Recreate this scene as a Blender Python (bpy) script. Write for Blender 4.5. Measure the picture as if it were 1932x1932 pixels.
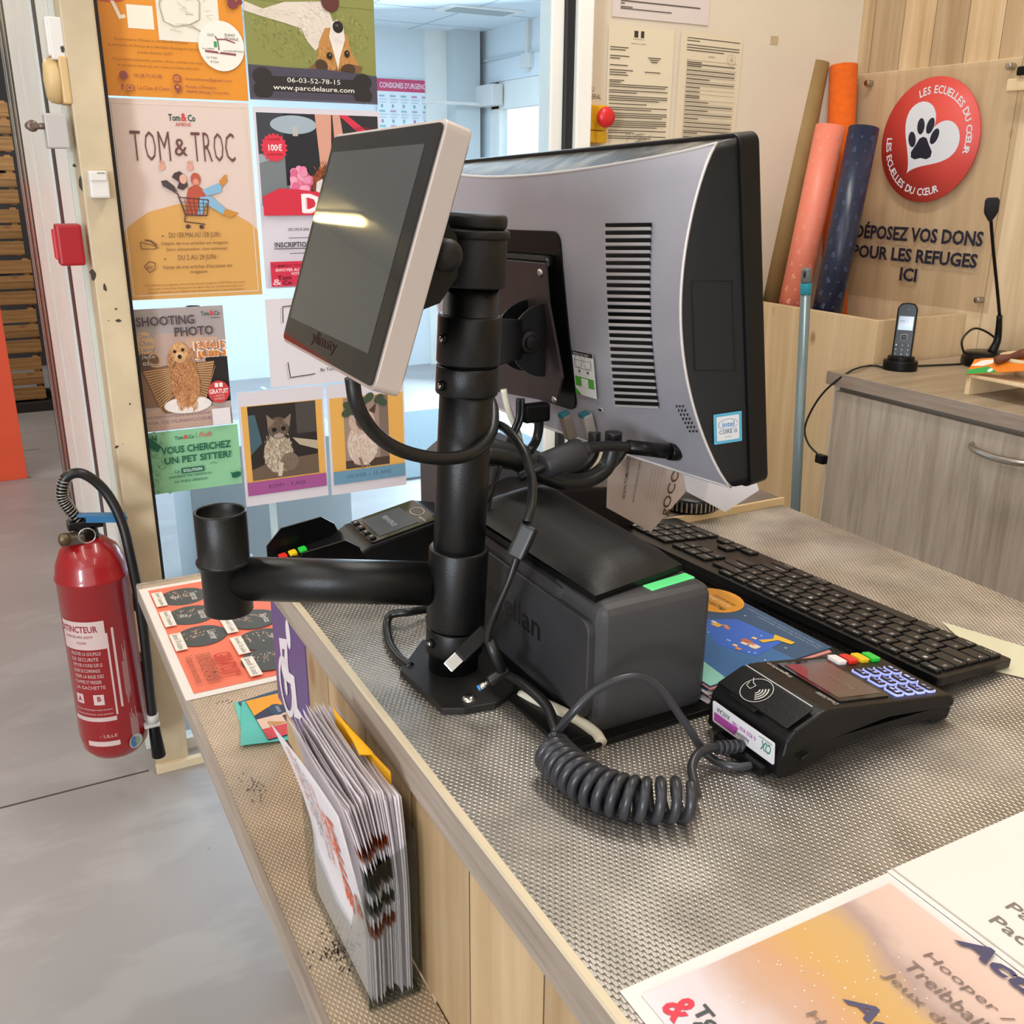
import bpy, bmesh, math, random
from mathutils import Vector as V, Matrix, noise
random.seed(7)
S = bpy.context.scene
for o in list(bpy.data.objects): bpy.data.objects.remove(o)
COL = S.collection
PI = math.pi

# ------------------------------------------------------------------ camera
cam_d = bpy.data.cameras.new('camera'); cam = bpy.data.objects.new('camera', cam_d); COL.objects.link(cam)
cam_d.sensor_fit = 'HORIZONTAL'; cam_d.sensor_width = 36; cam_d.lens = 36*1837.5/1932
cam_d.clip_start = .02; cam_d.clip_end = 200
_y, _p, _r = 0.49261777, 0.33171594, -0.00770198
_f = V((math.sin(_y)*math.cos(_p), math.cos(_y)*math.cos(_p), -math.sin(_p)))
_rt = V((math.cos(_y), -math.sin(_y), 0)); _dn = _f.cross(_rt)
_r2 = _rt*math.cos(_r)+_dn*math.sin(_r); _d2 = -_rt*math.sin(_r)+_dn*math.cos(_r)
EYE = V((0, 0, 1.39))
cam.matrix_world = Matrix(((_r2.x, -_d2.x, -_f.x, EYE.x), (_r2.y, -_d2.y, -_f.y, EYE.y), (_r2.z, -_d2.z, -_f.z, EYE.z), (0, 0, 0, 1)))
S.camera = cam

# ------------------------------------------------------------------ world, lights, exposure
S.view_settings.view_transform = 'Standard'; S.view_settings.look = 'None'
S.view_settings.exposure = 0.0; S.view_settings.gamma = 1; S.view_settings.use_curve_mapping = False
W = bpy.data.worlds.new('sky'); S.world = W; W.use_nodes = True
W.node_tree.nodes['Background'].inputs[0].default_value = (.93, .95, 1, 1)
W.node_tree.nodes['Background'].inputs[1].default_value = 2.2
def area(name, loc, aim, sx, sy, power, col):
    d = bpy.data.lights.new(name, 'AREA'); d.shape = 'RECTANGLE'; d.size = sx; d.size_y = sy; d.energy = power; d.color = col
    o = bpy.data.objects.new(name, d); COL.objects.link(o); o.location = loc
    o.rotation_euler = (V(aim)-V(loc)).to_track_quat('-Z', 'Y').to_euler(); return o
WARM = (1, .945, .875); COOL = (.74, .86, 1)
for lx, ly, ls, lp in ((1.25, 1.3, 1.4, 28), (-.9, .8, 2.4, 22), (.9, -1.7, 2.4, 22), (-2.6, 2.0, 2.4, 22), (-1.0, 5.2, 2.4, 46), (-2.6, -1.6, 2.4, 18)):
    area('ceiling_lamp', (lx, ly, 3.22), (lx, ly, 0), .22, ls, lp, WARM)
area('shop_window_daylight', (-4.3, -3.2, 1.75), (.4, .8, 1.1), 1.0, 1.2, 250, (.82, .90, 1))
area('front_fill', (-.6, -3.4, 1.6), (.3, 1.5, .9), 3.4, 2.4, 36, (.95, .97, 1))  # added soft fill behind the camera to lift the shaded front faces
area('daylight_through_lobby_door', (3.3, 5.6, 1.1), (.6, 3.2, .6), 2.2, 1.8, 120, COOL)
area('lobby_fill', (1.7, 4.6, 2.33), (1.7, 4.6, 0), 1.6, 2.4, 78, COOL)  # added fill to brighten the lobby, no lamp fitting overhead

# ------------------------------------------------------------------ materials
def lin(h):
    h = h.lstrip('#'); c = [int(h[i:i+2], 16)/255 for i in (0, 2, 4)]
    return tuple(x/12.92 if x <= .04045 else ((x+.055)/1.055)**2.4 for x in c)+(1,)
MC = {}
def mat(name, hexc, rough=.5, metal=0, noise_amt=0, nscale=30, bump=0, bscale=200, spec=.5, coat=0, emit=0, trans=0, alpha=1, stretch=None):
    if name in MC: return MC[name]
    m = bpy.data.materials.new(name); m.use_nodes = True; MC[name] = m
    nt = m.node_tree; b = nt.nodes['Principled BSDF']; c = lin(hexc)
    b.inputs['Base Color'].default_value = c; b.inputs['Roughness'].default_value = rough; b.inputs['Metallic'].default_value = metal
    b.inputs['Specular IOR Level'].default_value = spec; b.inputs['Coat Weight'].default_value = coat
    b.inputs['Transmission Weight'].default_value = trans; b.inputs['Alpha'].default_value = alpha
    if emit: b.inputs['Emission Color'].default_value = c; b.inputs['Emission Strength'].default_value = emit
    if noise_amt or bump:
        tc = nt.nodes.new('ShaderNodeTexCoord'); mp = nt.nodes.new('ShaderNodeMapping')
        nt.links.new(tc.outputs['Object'], mp.inputs[0])
        if stretch: mp.inputs['Scale'].default_value = stretch
    if noise_amt:
        n = nt.nodes.new('ShaderNodeTexNoise'); n.inputs['Scale'].default_value = nscale; n.inputs['Detail'].default_value = 6
        nt.links.new(mp.outputs[0], n.inputs['Vector'])
        r = nt.nodes.new('ShaderNodeMapRange'); r.inputs[1].default_value = .3; r.inputs[2].default_value = .7
        r.inputs[3].default_value = 1-noise_amt; r.inputs[4].default_value = 1+noise_amt*.6
        nt.links.new(n.outputs[0], r.inputs[0])
        mx = nt.nodes.new('ShaderNodeMix'); mx.data_type = 'RGBA'; mx.blend_type = 'MULTIPLY'; mx.inputs[0].default_value = 1
        mx.inputs[6].default_value = c; nt.links.new(r.outputs[0], mx.inputs[7]); nt.links.new(mx.outputs[2], b.inputs['Base Color'])
    if bump:
        n2 = nt.nodes.new('ShaderNodeTexNoise'); n2.inputs['Scale'].default_value = bscale; nt.links.new(mp.outputs[0], n2.inputs['Vector'])
        bp = nt.nodes.new('ShaderNodeBump'); bp.inputs['Strength'].default_value = bump; bp.inputs['Distance'].default_value = .002
        nt.links.new(n2.outputs[0], bp.inputs['Height']); nt.links.new(bp.outputs[0], b.inputs['Normal'])
    return m
def wood(name, light, dark, axis='Z', width=.1, seams=True, knots=True, seam_axis=1, rough=.55, grain=1.0, mixw=.5):
    """boards running along `axis`, laid side by side along seam_axis"""
    if name in MC: return MC[name]
    m = bpy.data.materials.new(name); m.use_nodes = True; MC[name] = m
    nt = m.node_tree; N = nt.nodes.new; Lk = nt.links.new; b = nt.nodes['Principled BSDF']; b.inputs['Roughness'].default_value = rough
    tc = N('ShaderNodeTexCoord'); sep = N('ShaderNodeSeparateXYZ'); Lk(tc.outputs['Object'], sep.inputs[0])
    a = 'XYZ'.index(axis)
    dv = N('ShaderNodeMath'); dv.operation = 'DIVIDE'; Lk(sep.outputs[seam_axis], dv.inputs[0]); dv.inputs[1].default_value = width
    fl = N('ShaderNodeMath'); fl.operation = 'FLOOR'; Lk(dv.outputs[0], fl.inputs[0])
    wn = N('ShaderNodeTexWhiteNoise'); wn.noise_dimensions = '1D'; Lk(fl.outputs[0], wn.inputs['W'])
    mp = N('ShaderNodeMapping'); sc = [22*grain]*3; sc[a] = 1.3*grain; mp.inputs['Scale'].default_value = sc
    off = N('ShaderNodeVectorMath'); off.operation = 'ADD'; Lk(tc.outputs['Object'], off.inputs[0])
    sm = N('ShaderNodeVectorMath'); sm.operation = 'SCALE'; sm.inputs['Scale'].default_value = 9 if seams else 0; Lk(wn.outputs['Color'], sm.inputs[0]); Lk(sm.outputs[0], off.inputs[1])
    Lk(off.outputs[0], mp.inputs[0])
    n = N('ShaderNodeTexNoise'); n.inputs['Scale'].default_value = 1.0; n.inputs['Detail'].default_value = 5; n.inputs['Distortion'].default_value = .8; Lk(mp.outputs[0], n.inputs['Vector'])
    n2 = N('ShaderNodeTexNoise'); n2.inputs['Scale'].default_value = 5; n2.inputs['Detail'].default_value = 3; Lk(mp.outputs[0], n2.inputs['Vector'])
    ad = N('ShaderNodeMath'); ad.operation = 'MULTIPLY_ADD'; Lk(n2.outputs[0], ad.inputs[0]); ad.inputs[1].default_value = .45; Lk(n.outputs[0], ad.inputs[2])
    r = N('ShaderNodeMapRange'); r.inputs[1].default_value = .45; r.inputs[2].default_value = .95; Lk(ad.outputs[0], r.inputs[0])
    mx = N('ShaderNodeMix'); mx.data_type = 'RGBA'; mx.inputs[6].default_value = lin(light); mx.inputs[7].default_value = lin(dark); Lk(r.outputs[0], mx.inputs[0])
    last = mx.outputs[2]
    if seams:
        tint = N('ShaderNodeMapRange'); tint.inputs[3].default_value = 1-.28*mixw*2; tint.inputs[4].default_value = 1.06; Lk(wn.outputs['Value'], tint.inputs[0])
        m2 = N('ShaderNodeMix'); m2.data_type = 'RGBA'; m2.blend_type = 'MULTIPLY'; m2.inputs[0].default_value = 1; Lk(last, m2.inputs[6]); Lk(tint.outputs[0], m2.inputs[7]); last = m2.outputs[2]
        fr = N('ShaderNodeMath'); fr.operation = 'FRACT'; Lk(dv.outputs[0], fr.inputs[0])
        lt = N('ShaderNodeMath'); lt.operation = 'LESS_THAN'; Lk(fr.outputs[0], lt.inputs[0]); lt.inputs[1].default_value = .0018/width
        m3 = N('ShaderNodeMix'); m3.data_type = 'RGBA'; Lk(lt.outputs[0], m3.inputs[0]); Lk(last, m3.inputs[6]); m3.inputs[7].default_value = lin('#5a4330'); last = m3.outputs[2]
    if knots:
        kp = N('ShaderNodeMapping'); ks = [6.5]*3; ks[a] = 3.6; kp.inputs['Scale'].default_value = ks; Lk(tc.outputs['Object'], kp.inputs[0])
        vo = N('ShaderNodeTexVoronoi'); vo.inputs['Scale'].default_value = 1.25; vo.inputs['Randomness'].default_value = 1; Lk(kp.outputs[0], vo.inputs['Vector'])
        kr = N('ShaderNodeMapRange'); kr.inputs[1].default_value = .05; kr.inputs[2].default_value = .12; kr.inputs[3].default_value = .75; kr.inputs[4].default_value = 0; Lk(vo.outputs['Distance'], kr.inputs[0])
        m4 = N('ShaderNodeMix'); m4.data_type = 'RGBA'; Lk(kr.outputs[0], m4.inputs[0]); Lk(last, m4.inputs[6]); m4.inputs[7].default_value = lin('#8d5f3c'); last = m4.outputs[2]
    Lk(last, b.inputs['Base Color'])
    return m
def tread(name, hexc, metal, rough, px=.009, py=.0062, strength=1.0, dirt=.35):
    """embossed rice-grain metal sheet"""
    if name in MC: return MC[name]
    m = bpy.data.materials.new(name); m.use_nodes = True; MC[name] = m
    nt = m.node_tree; N = nt.nodes.new; Lk = nt.links.new; b = nt.nodes['Principled BSDF']
    b.inputs['Metallic'].default_value = metal
    tc = N('ShaderNodeTexCoord'); sep = N('ShaderNodeSeparateXYZ'); Lk(tc.outputs['Object'], sep.inputs[0])
    def math_(op, x, y=None, c=None):
        k = N('ShaderNodeMath'); k.operation = op
        for i, q in enumerate((x, y, c)):
            if q is None: continue
            if isinstance(q, (int, float)): k.inputs[i].default_value = q
            else: Lk(q, k.inputs[i])
        return k.outputs[0]
    u = math_('MULTIPLY', sep.outputs[1], 2*PI/px); v = math_('MULTIPLY', sep.outputs[0], 2*PI/py)
    a = math_('MULTIPLY', math_('SINE', u), math_('SINE', v))
    h = math_('POWER', math_('ABSOLUTE', a), .7); sg = math_('MAXIMUM', math_('MULTIPLY', h, math_('SIGN', a)), -.15)
    bp = N('ShaderNodeBump'); bp.inputs['Strength'].default_value = strength; bp.inputs['Distance'].default_value = .0011; Lk(sg, bp.inputs['Height']); Lk(bp.outputs[0], b.inputs['Normal'])
    n = N('ShaderNodeTexNoise'); n.inputs['Scale'].default_value = 9; n.inputs['Detail'].default_value = 8; Lk(tc.outputs['Object'], n.inputs['Vector'])
    r = N('ShaderNodeMapRange'); r.inputs[1].default_value = .35; r.inputs[2].default_value = .7; r.inputs[3].default_value = rough; r.inputs[4].default_value = rough+.22; Lk(n.outputs[0], r.inputs[0]); Lk(r.outputs[0], b.inputs['Roughness'])
    n2 = N('ShaderNodeTexNoise'); n2.inputs['Scale'].default_value = 16; n2.inputs['Detail'].default_value = 10; Lk(tc.outputs['Object'], n2.inputs['Vector'])
    r2 = N('ShaderNodeMapRange'); r2.inputs[1].default_value = .35; r2.inputs[2].default_value = .65; r2.inputs[3].default_value = 1-dirt; r2.inputs[4].default_value = 1; Lk(n2.outputs[0], r2.inputs[0])
    hollow_shade = N('ShaderNodeMapRange'); hollow_shade.inputs[1].default_value = -.15; hollow_shade.inputs[2].default_value = .5; hollow_shade.inputs[3].default_value = .74; hollow_shade.inputs[4].default_value = 1; Lk(sg, hollow_shade.inputs[0])  # shade in the emboss hollows, painted into the colour
    mm = math_('MULTIPLY', r2.outputs[0], hollow_shade.outputs[0])
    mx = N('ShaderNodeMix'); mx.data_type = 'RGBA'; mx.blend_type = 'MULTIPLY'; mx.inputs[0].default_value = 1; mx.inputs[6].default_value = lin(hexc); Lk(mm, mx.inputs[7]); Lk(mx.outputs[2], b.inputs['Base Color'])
    return m
def ink(h, rough=.45): return mat('print_'+h.lstrip('#').lower(), h, rough)

BLK = mat('black_plastic', '#0c0c0d', .38, spec=.35, noise_amt=.25, nscale=40, bump=.12, bscale=900)
BLKS = mat('black_smooth', '#0a0a0a', .3, spec=.25)
BLKM = mat('black_powder_metal', '#090909', .33, spec=.4, noise_amt=.3, nscale=14, bump=.15, bscale=1500)
DUSTB = mat('dusty_black_plastic', '#171513', .5, spec=.4, noise_amt=.55, nscale=22, bump=.15, bscale=700)
GRAF = mat('graphite_plastic', '#3c3b3c', .42, noise_amt=.12, nscale=12, bump=.2, bscale=1400)
GRAF2 = mat('graphite_plastic_dark', '#323134', .45, noise_amt=.25, nscale=16, bump=.2, bscale=1400)
SILV = mat('silver_plastic', '#aeabb3', .42, .35, noise_amt=.06, nscale=9, bump=.08, bscale=1800)
SILVE = mat('silver_edge', '#cfc8c4', .35, .3)
RIM = mat('display_rim', '#c2b6ae', .36, .45)
GLS = mat('dark_glass', '#1a1a1c', .04, spec=.8)
SCRN = mat('screen_glass', '#4a4c4b', .035, spec=.9)
CHR = mat('chrome', '#c9c6c0', .2, 1)
STL = mat('brushed_steel', '#b5afa7', .3, 1)
CREAM = mat('cream_paint', '#c9b797', .5, noise_amt=.22, nscale=7, bump=.1, bscale=60)
WALLM = mat('cream_wall', '#d8cbb6', .7, noise_amt=.05, nscale=3, bump=.05, bscale=120)
ALU = mat('white_aluminium', '#efede6', .4, noise_amt=.05, nscale=6)
GASK = mat('black_gasket', '#16191c', .45)
LOBW = mat('lobby_wall_paint', '#dfe5e8', .7)
WHT = mat('white_plastic', '#dcd8d2', .45, noise_amt=.03, nscale=10)
GRYP = mat('grey_plastic', '#b9b5b1', .45)
RED = mat('red_plastic', '#a31420', .4)
EDGEW = wood('grey_oak_edge', '#b0a294', '#84776b', 'Y', .5, False, False, 0, .5, 2.0)
PLANK = wood('oak_planks', '#d0b68f', '#b2926a', 'Z', .105, True, True, 1, .55)
PINE = wood('pine_board', '#e2c9a3', '#cdb086', 'Z', .3, False, True, 1, .55, .7)
PINEX = wood('pine_board_side', '#d9c09b', '#c4a780', 'Z', .3, False, True, 0, .55, .7)
PINEW = wood('pine_wall_boards', '#d6bb94', '#b5946a', 'Z', .11, True, True, 1, .55, .8)
LAM = wood('grey_oak_laminate', '#c0b2a3', '#9f907f', 'Z', .5, False, False, 1, .5, 2.2)
LAMT = wood('grey_oak_laminate_top', '#b5a58d', '#96846b', 'X', .5, False, False, 1, .45, 1.2)
LAME = wood('grey_oak_laminate_edge', '#a39384', '#857567', 'Y', .5, False, False, 2, .5, 2.4)
CRATE = wood('crate_wood', '#c99a5f', '#8a6438', 'X', .07, True, True, 2, .65)
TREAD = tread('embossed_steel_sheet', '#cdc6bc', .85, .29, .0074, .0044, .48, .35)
TREADB = tread('embossed_sheet_wood_reflection', '#dcc6aa', .55, .36, .0078, .0047, .55, .2)  # beige base paints in the wood reflected by the shelf sheet
CABLE = mat('black_cable', '#131313', .38)
CABLEG = mat('grey_cable', '#2d2e33', .35)
CABLEW = mat('ivory_cable', '#d9d2bd', .4)
DSH = mat('dusty_shell', '#121213', .42, spec=.4)
nt = DSH.node_tree; N = nt.nodes.new; Lk = nt.links.new; tc = N('ShaderNodeTexCoord'); ge = N('ShaderNodeNewGeometry'); sx = N('ShaderNodeSeparateXYZ'); Lk(ge.outputs['Normal'], sx.inputs[0])
n0 = N('ShaderNodeTexNoise'); n0.inputs['Scale'].default_value = 18; n0.inputs['Detail'].default_value = 9; n0.inputs['Distortion'].default_value = 1.2; Lk(tc.outputs['Object'], n0.inputs['Vector'])
r0 = N('ShaderNodeMapRange'); r0.inputs[1].default_value = .42; r0.inputs[2].default_value = .68; r0.inputs[3].default_value = .12; r0.inputs[4].default_value = .85; Lk(n0.outputs[0], r0.inputs[0])
r1 = N('ShaderNodeMapRange'); r1.inputs[1].default_value = .25; r1.inputs[2].default_value = .7; Lk(sx.outputs[2], r1.inputs[0])
mm = N('ShaderNodeMath'); mm.operation = 'MULTIPLY'; Lk(r0.outputs[0], mm.inputs[0]); Lk(r1.outputs[0], mm.inputs[1])
mx = N('ShaderNodeMix'); mx.data_type = 'RGBA'; mx.inputs[6].default_value = lin('#121213'); mx.inputs[7].default_value = lin('#8a8375'); Lk(mm.outputs[0], mx.inputs[0]); Lk(mx.outputs[2], nt.nodes['Principled BSDF'].inputs['Base Color'])
PAPER = mat('white_paper', '#e6e1e4', .65)

def glass(name, tint, fac, rough=.03):
    if name in MC: return MC[name]
    m = bpy.data.materials.new(name); m.use_nodes = True; MC[name] = m
    nt = m.node_tree; nt.nodes.clear(); N = nt.nodes.new
    o = N('ShaderNodeOutputMaterial'); t = N('ShaderNodeBsdfTransparent'); t.inputs[0].default_value = lin(tint)
    g = N('ShaderNodeBsdfGlossy'); g.inputs['Roughness'].default_value = rough; fr = N('ShaderNodeFresnel'); fr.inputs[0].default_value = 1.5
    ml = N('ShaderNodeMath'); ml.operation = 'MULTIPLY'; ml.inputs[1].default_value = fac; ge = N('ShaderNodeNewGeometry'); iv = N('ShaderNodeMath'); iv.operation = 'SUBTRACT'; iv.inputs[0].default_value = 1; nt.links.new(ge.outputs['Backfacing'], iv.inputs[1])
    m2 = N('ShaderNodeMath'); m2.operation = 'MULTIPLY'; nt.links.new(fr.outputs[0], m2.inputs[0]); nt.links.new(iv.outputs[0], m2.inputs[1]); nt.links.new(m2.outputs[0], ml.inputs[0])
    mx = N('ShaderNodeMixShader'); nt.links.new(ml.outputs[0], mx.inputs[0]); nt.links.new(t.outputs[0], mx.inputs[1]); nt.links.new(g.outputs[0], mx.inputs[2]); nt.links.new(mx.outputs[0], o.inputs[0])
    return m
GLASS = glass('window_glass', '#f2f8fb', .9)
HOLD = glass('holder_acrylic', '#eceeed', 1.0, .05)
ACRYL = glass('clear_acrylic', '#f8f6f4', .4, .05)

def thin_paper(name, h, f_=.4):
    m = bpy.data.materials.new(name); m.use_nodes = True; MC[name] = m; nt = m.node_tree; b = nt.nodes['Principled BSDF']; b.inputs['Base Color'].default_value = lin(h); b.inputs['Roughness'].default_value = .6
    tl = nt.nodes.new('ShaderNodeBsdfTranslucent'); tl.inputs[0].default_value = lin(h); mx = nt.nodes.new('ShaderNodeMixShader'); mx.inputs[0].default_value = f_
    nt.links.new(b.outputs[0], mx.inputs[1]); nt.links.new(tl.outputs[0], mx.inputs[2]); nt.links.new(mx.outputs[0], nt.nodes['Material Output'].inputs[0]); return m
thin_paper('leaflet_paper', '#f4eff1', .4); thin_paper('kraft_white_paper', '#eadbd0', .4)
# ------------------------------------------------------------------ geometry helpers
def frame(o, u, v, n=None):
    u = V(u).normalized(); v = V(v); v = (v-u*v.dot(u)).normalized(); n = u.cross(v)
    return Matrix(((u.x, v.x, n.x, o[0]), (u.y, v.y, n.y, o[1]), (u.z, v.z, n.z, o[2]), (0, 0, 0, 1)))
def axis_frame(p0, p1):
    p0 = V(p0); z = (V(p1)-p0).normalized(); x = z.orthogonal().normalized(); y = z.cross(x)
    return Matrix(((x.x, y.x, z.x, p0.x), (x.y, y.y, z.y, p0.y), (x.z, y.z, z.z, p0.z), (0, 0, 0, 1)))
def smooth_path(pts, n=8):
    P_ = [V(p) for p in pts]; out = []
    if len(P_) < 3: return P_
    Q_ = [P_[0]*2-P_[1]]+P_+[P_[-1]*2-P_[-2]]
    for i in range(1, len(Q_)-2):
        a, b, c, d = Q_[i-1:i+3]
        for k in range(n):
            t = k/n; out.append(.5*((2*b)+(c-a)*t+(2*a-5*b+4*c-d)*t*t+(3*b-a-3*c+d)*t**3))
    out.append(P_[-1]); return out
class MB:
    def __init__(s): s.v = []; s.f = []; s.m = []; s.s = []; s.mats = []
    def mi(s, m):
        if m not in s.mats: s.mats.append(m)
        return s.mats.index(m)
    def add(s, vs, fs, m, T=None, smooth=False):
        k = len(s.v); i = s.mi(m)
        s.v += [(T @ V(v)) if T else V(v) for v in vs]
        for f in fs: s.f.append([x+k for x in f]); s.m.append(i); s.s.append(smooth)
        return s
    def bm(s, b, m, T=None, smooth=False):
        b.verts.index_update(); s.add([v.co.copy() for v in b.verts], [[v.index for v in f.verts] for f in b.faces], m, T, smooth); b.free(); return s
    def box(s, c, d, m, bev=0, T=None, seg=2, R=None):
        b = bmesh.new(); bmesh.ops.create_cube(b, size=1); bmesh.ops.scale(b, vec=V(d), verts=b.verts)
        if bev: bmesh.ops.bevel(b, geom=b.edges[:], offset=bev, segments=seg, profile=.6, affect='EDGES')
        M_ = Matrix.Translation(V(c))
        if R: M_ = M_ @ R
        return s.bm(b, m, (T @ M_) if T else M_, False)
    def bx(s, a, b, m, bev=0, T=None):
        a = V(a); b = V(b); return s.box((a+b)/2, [abs(x) for x in (b-a)], m, bev, T)
    def prism(s, pts, h, m, T=None, bev=0, seg=2):
        b = bmesh.new(); vs = [b.verts.new((p[0], p[1], 0)) for p in pts]; f = b.faces.new(vs); b.normal_update()
        if f.normal.z < 0: f.normal_flip()
        r = bmesh.ops.extrude_face_region(b, geom=[f]); top = [e for e in r['geom'] if isinstance(e, bmesh.types.BMVert)]
        bmesh.ops.translate(b, vec=(0, 0, h), verts=top); bmesh.ops.recalc_face_normals(b, faces=b.faces)
        if bev:
            bmesh.ops.bevel(b, geom=b.edges[:], offset=bev, segments=seg, profile=.6, affect='EDGES', clamp_overlap=True)
        return s.bm(b, m, T)
    def cyl(s, p0, p1, r0, m, r1=None, n=32, bev=0, caps=True, T=None):
        r1 = r0 if r1 is None else r1; h = (V(p1)-V(p0)).length
        pr = [(0, 0)] if caps else []
        if bev: pr += [(r0-bev, 0), (r0-bev*.3, bev*.3), (r0, bev), (r1, h-bev), (r1-bev*.3, h-bev*.3), (r1-bev, h)]
        else: pr += [(r0, 0), (r1, h)]
        if caps: pr += [(0, h)]
        F_ = axis_frame(p0, p1); return s.lathe(pr, m, (T @ F_) if T else F_, n)
    def lathe(s, pr, m, T=None, n=32, a0=0, a1=2*PI):
        vs = []; fs = []; full = abs(a1-a0-2*PI) < 1e-6; k = n if full else n+1
        for r, z in pr:
            for i in range(k):
                a = a0+(a1-a0)*i/n; vs.append((r*math.cos(a), r*math.sin(a), z))
        for j in range(len(pr)-1):
            for i in range(n):
                i2 = (i+1) % k; q = [j*k+i, j*k+i2, (j+1)*k+i2, (j+1)*k+i]
                if pr[j][0] < 1e-9: q = [q[0], q[2], q[3]]
                elif pr[j+1][0] < 1e-9: q = [q[0], q[1], q[2]]
                fs.append(q)
        return s.add(vs, fs, m, T, True)
    def sph(s, c, r, m, sc=(1, 1, 1), T=None, n=20):
        b = bmesh.new(); bmesh.ops.create_uvsphere(b, u_segments=n, v_segments=n//2, radius=r); bmesh.ops.scale(b, vec=V(sc), verts=b.verts)
        M_ = Matrix.Translation(V(c)); return s.bm(b, m, (T @ M_) if T else M_, True)
    def tube(s, pts, r, m, n=10, sm=8, caps=True, T=None):
        P_ = smooth_path(pts, sm) if sm else [V(p) for p in pts]
        t0 = (P_[1]-P_[0]).normalized(); x = t0.orthogonal().normalized(); vs = []; fs = []
        for i, p in enumerate(P_):
            t = (P_[min(i+1, len(P_)-1)]-P_[max(i-1, 0)]).normalized(); x = (x-t*x.dot(t)).normalized(); y = t.cross(x)
            rr = r(i/(len(P_)-1)) if callable(r) else r
            for k in range(n):
                a = 2*PI*k/n; vs.append(p+x*math.cos(a)*rr+y*math.sin(a)*rr)
        for i in range(len(P_)-1):
            for k in range(n): fs.append([i*n+k, i*n+(k+1) % n, (i+1)*n+(k+1) % n, (i+1)*n+k])
        if caps: fs.append(list(range(n))[::-1]); fs.append([(len(P_)-1)*n+k for k in range(n)])
        return s.add(vs, fs, m, T, True)
    def grid(s, fn, nu, nv, m, smooth=True, T=None):
        vs = [fn(i/nu, j/nv) for j in range(nv+1) for i in range(nu+1)]
        fs = [[j*(nu+1)+i, j*(nu+1)+i+1, (j+1)*(nu+1)+i+1, (j+1)*(nu+1)+i] for j in range(nv) for i in range(nu)]
        return s.add(vs, fs, m, T, smooth)
    # ---- flat printing on a frame T (x right, y up, z out)
    def poly(s, pts, m, T, z=0): return s.add([(p[0], p[1], z) for p in pts], [list(range(len(pts)))], m, T)
    def ell(s, cx, cy, rx, ry, m, T, z=0, rot=0, n=28, a0=0, a1=2*PI):
        c, d = math.cos(rot), math.sin(rot)
        return s.poly([(cx+rx*math.cos(a0+(a1-a0)*i/n)*c-ry*math.sin(a0+(a1-a0)*i/n)*d, cy+rx*math.cos(a0+(a1-a0)*i/n)*d+ry*math.sin(a0+(a1-a0)*i/n)*c) for i in range(n)], m, T, z)
    def line(s, pts, w, m, T, z=0):
        for a, b in zip(pts[:-1], pts[1:]):
            a = V(a); b = V(b); d = (b-a); 
            if d.length < 1e-9: continue
            q = V((-d.y, d.x)).normalized()*w/2; s.poly([a+q, b+q, b-q, a-q], m, T, z)
        return s
    def text(s, t, x0, y0, x1, y1, m, T, z=0, bold=0, shear=0, depth=0):
        vs, fs = text_geo(t, bold, shear)
        a0 = min(v[0] for v in vs); a1 = max(v[0] for v in vs); b0 = min(v[1] for v in vs); b1 = max(v[1] for v in vs)
        kx = (x1-x0)/(a1-a0); ky = (y1-y0)/(b1-b0)
        return s.add([(x0+(v[0]-a0)*kx, y0+(v[1]-b0)*ky, z+v[2]*depth) for v in vs], fs, m, T)
    def strokes(s, cx, cy, rx, ry, ang, mats_, n, ln, w, T, z, spread=.4):
        for i in range(n):
            r = math.sqrt(random.random()); a = random.random()*2*PI
            x = cx+rx*r*math.cos(a); y = cy+ry*r*math.sin(a); t = ang+random.uniform(-spread, spread); l = ln*random.uniform(.6, 1.3)
            d = V((math.cos(t), math.sin(t)))*l; q = V((-d.y, d.x)).normalized()*w*.5*random.uniform(.5, 1.1)
            s.poly([(x, y), (x+d.x*.4-q.x, y+d.y*.4-q.y), (x+d.x, y+d.y), (x+d.x*.5+q.x, y+d.y*.5+q.y)], random.choice(mats_), T, z+i*2e-7)
        return s
    def make(s, name, parent=None):
        me = bpy.data.meshes.new(name); off = parent['_o'] if parent else (0, 0, 0)
        off = V(off); me.from_pydata([v-off for v in s.v], [], s.f)
        for m in s.mats: me.materials.append(m)
        for i, p in enumerate(me.polygons): p.material_index = s.m[i]; p.use_smooth = s.s[i]
        me.update(); o = bpy.data.objects.new(name, me); COL.objects.link(o)
        if parent: o.parent = parent; o['_o'] = tuple(off)
        return o
TXT = {}
def text_geo(t, bold=0, shear=0):
    k = (t, bold, shear)
    if k in TXT: return TXT[k]
    cu = bpy.data.curves.new('lettering', 'FONT'); cu.body = t; cu.resolution_u = 2; cu.offset = bold; cu.shear = shear
    ob = bpy.data.objects.new('lettering', cu); me = bpy.data.meshes.new_from_object(ob)
    vs = [tuple(v.co) for v in me.vertices]; fs = [list(p.vertices) for p in me.polygons]
    bpy.data.objects.remove(ob); bpy.data.curves.remove(cu); bpy.data.meshes.remove(me)
    TXT[k] = (vs, fs); return TXT[k]
def tag(o, label, cat, group=None):
    o['label'] = label; o['category'] = cat
    if group: o['group'] = group
    return o
def thing(name, label, cat, loc, group=None):
    o = bpy.data.objects.new(name, None); COL.objects.link(o); o.location = loc; o['_o'] = tuple(loc); o.empty_display_size = .05
    return tag(o, label, cat, group)
def struct(o): o['kind'] = 'structure'; return o
def slab(T, w, h, t, m, mb=None):
    """a sheet: front face at local z=0, thickness t behind it"""
    mb = mb or MB(); mb.box((w/2, h/2, -t/2), (w, h, t), m, 0, T); return mb
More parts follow.
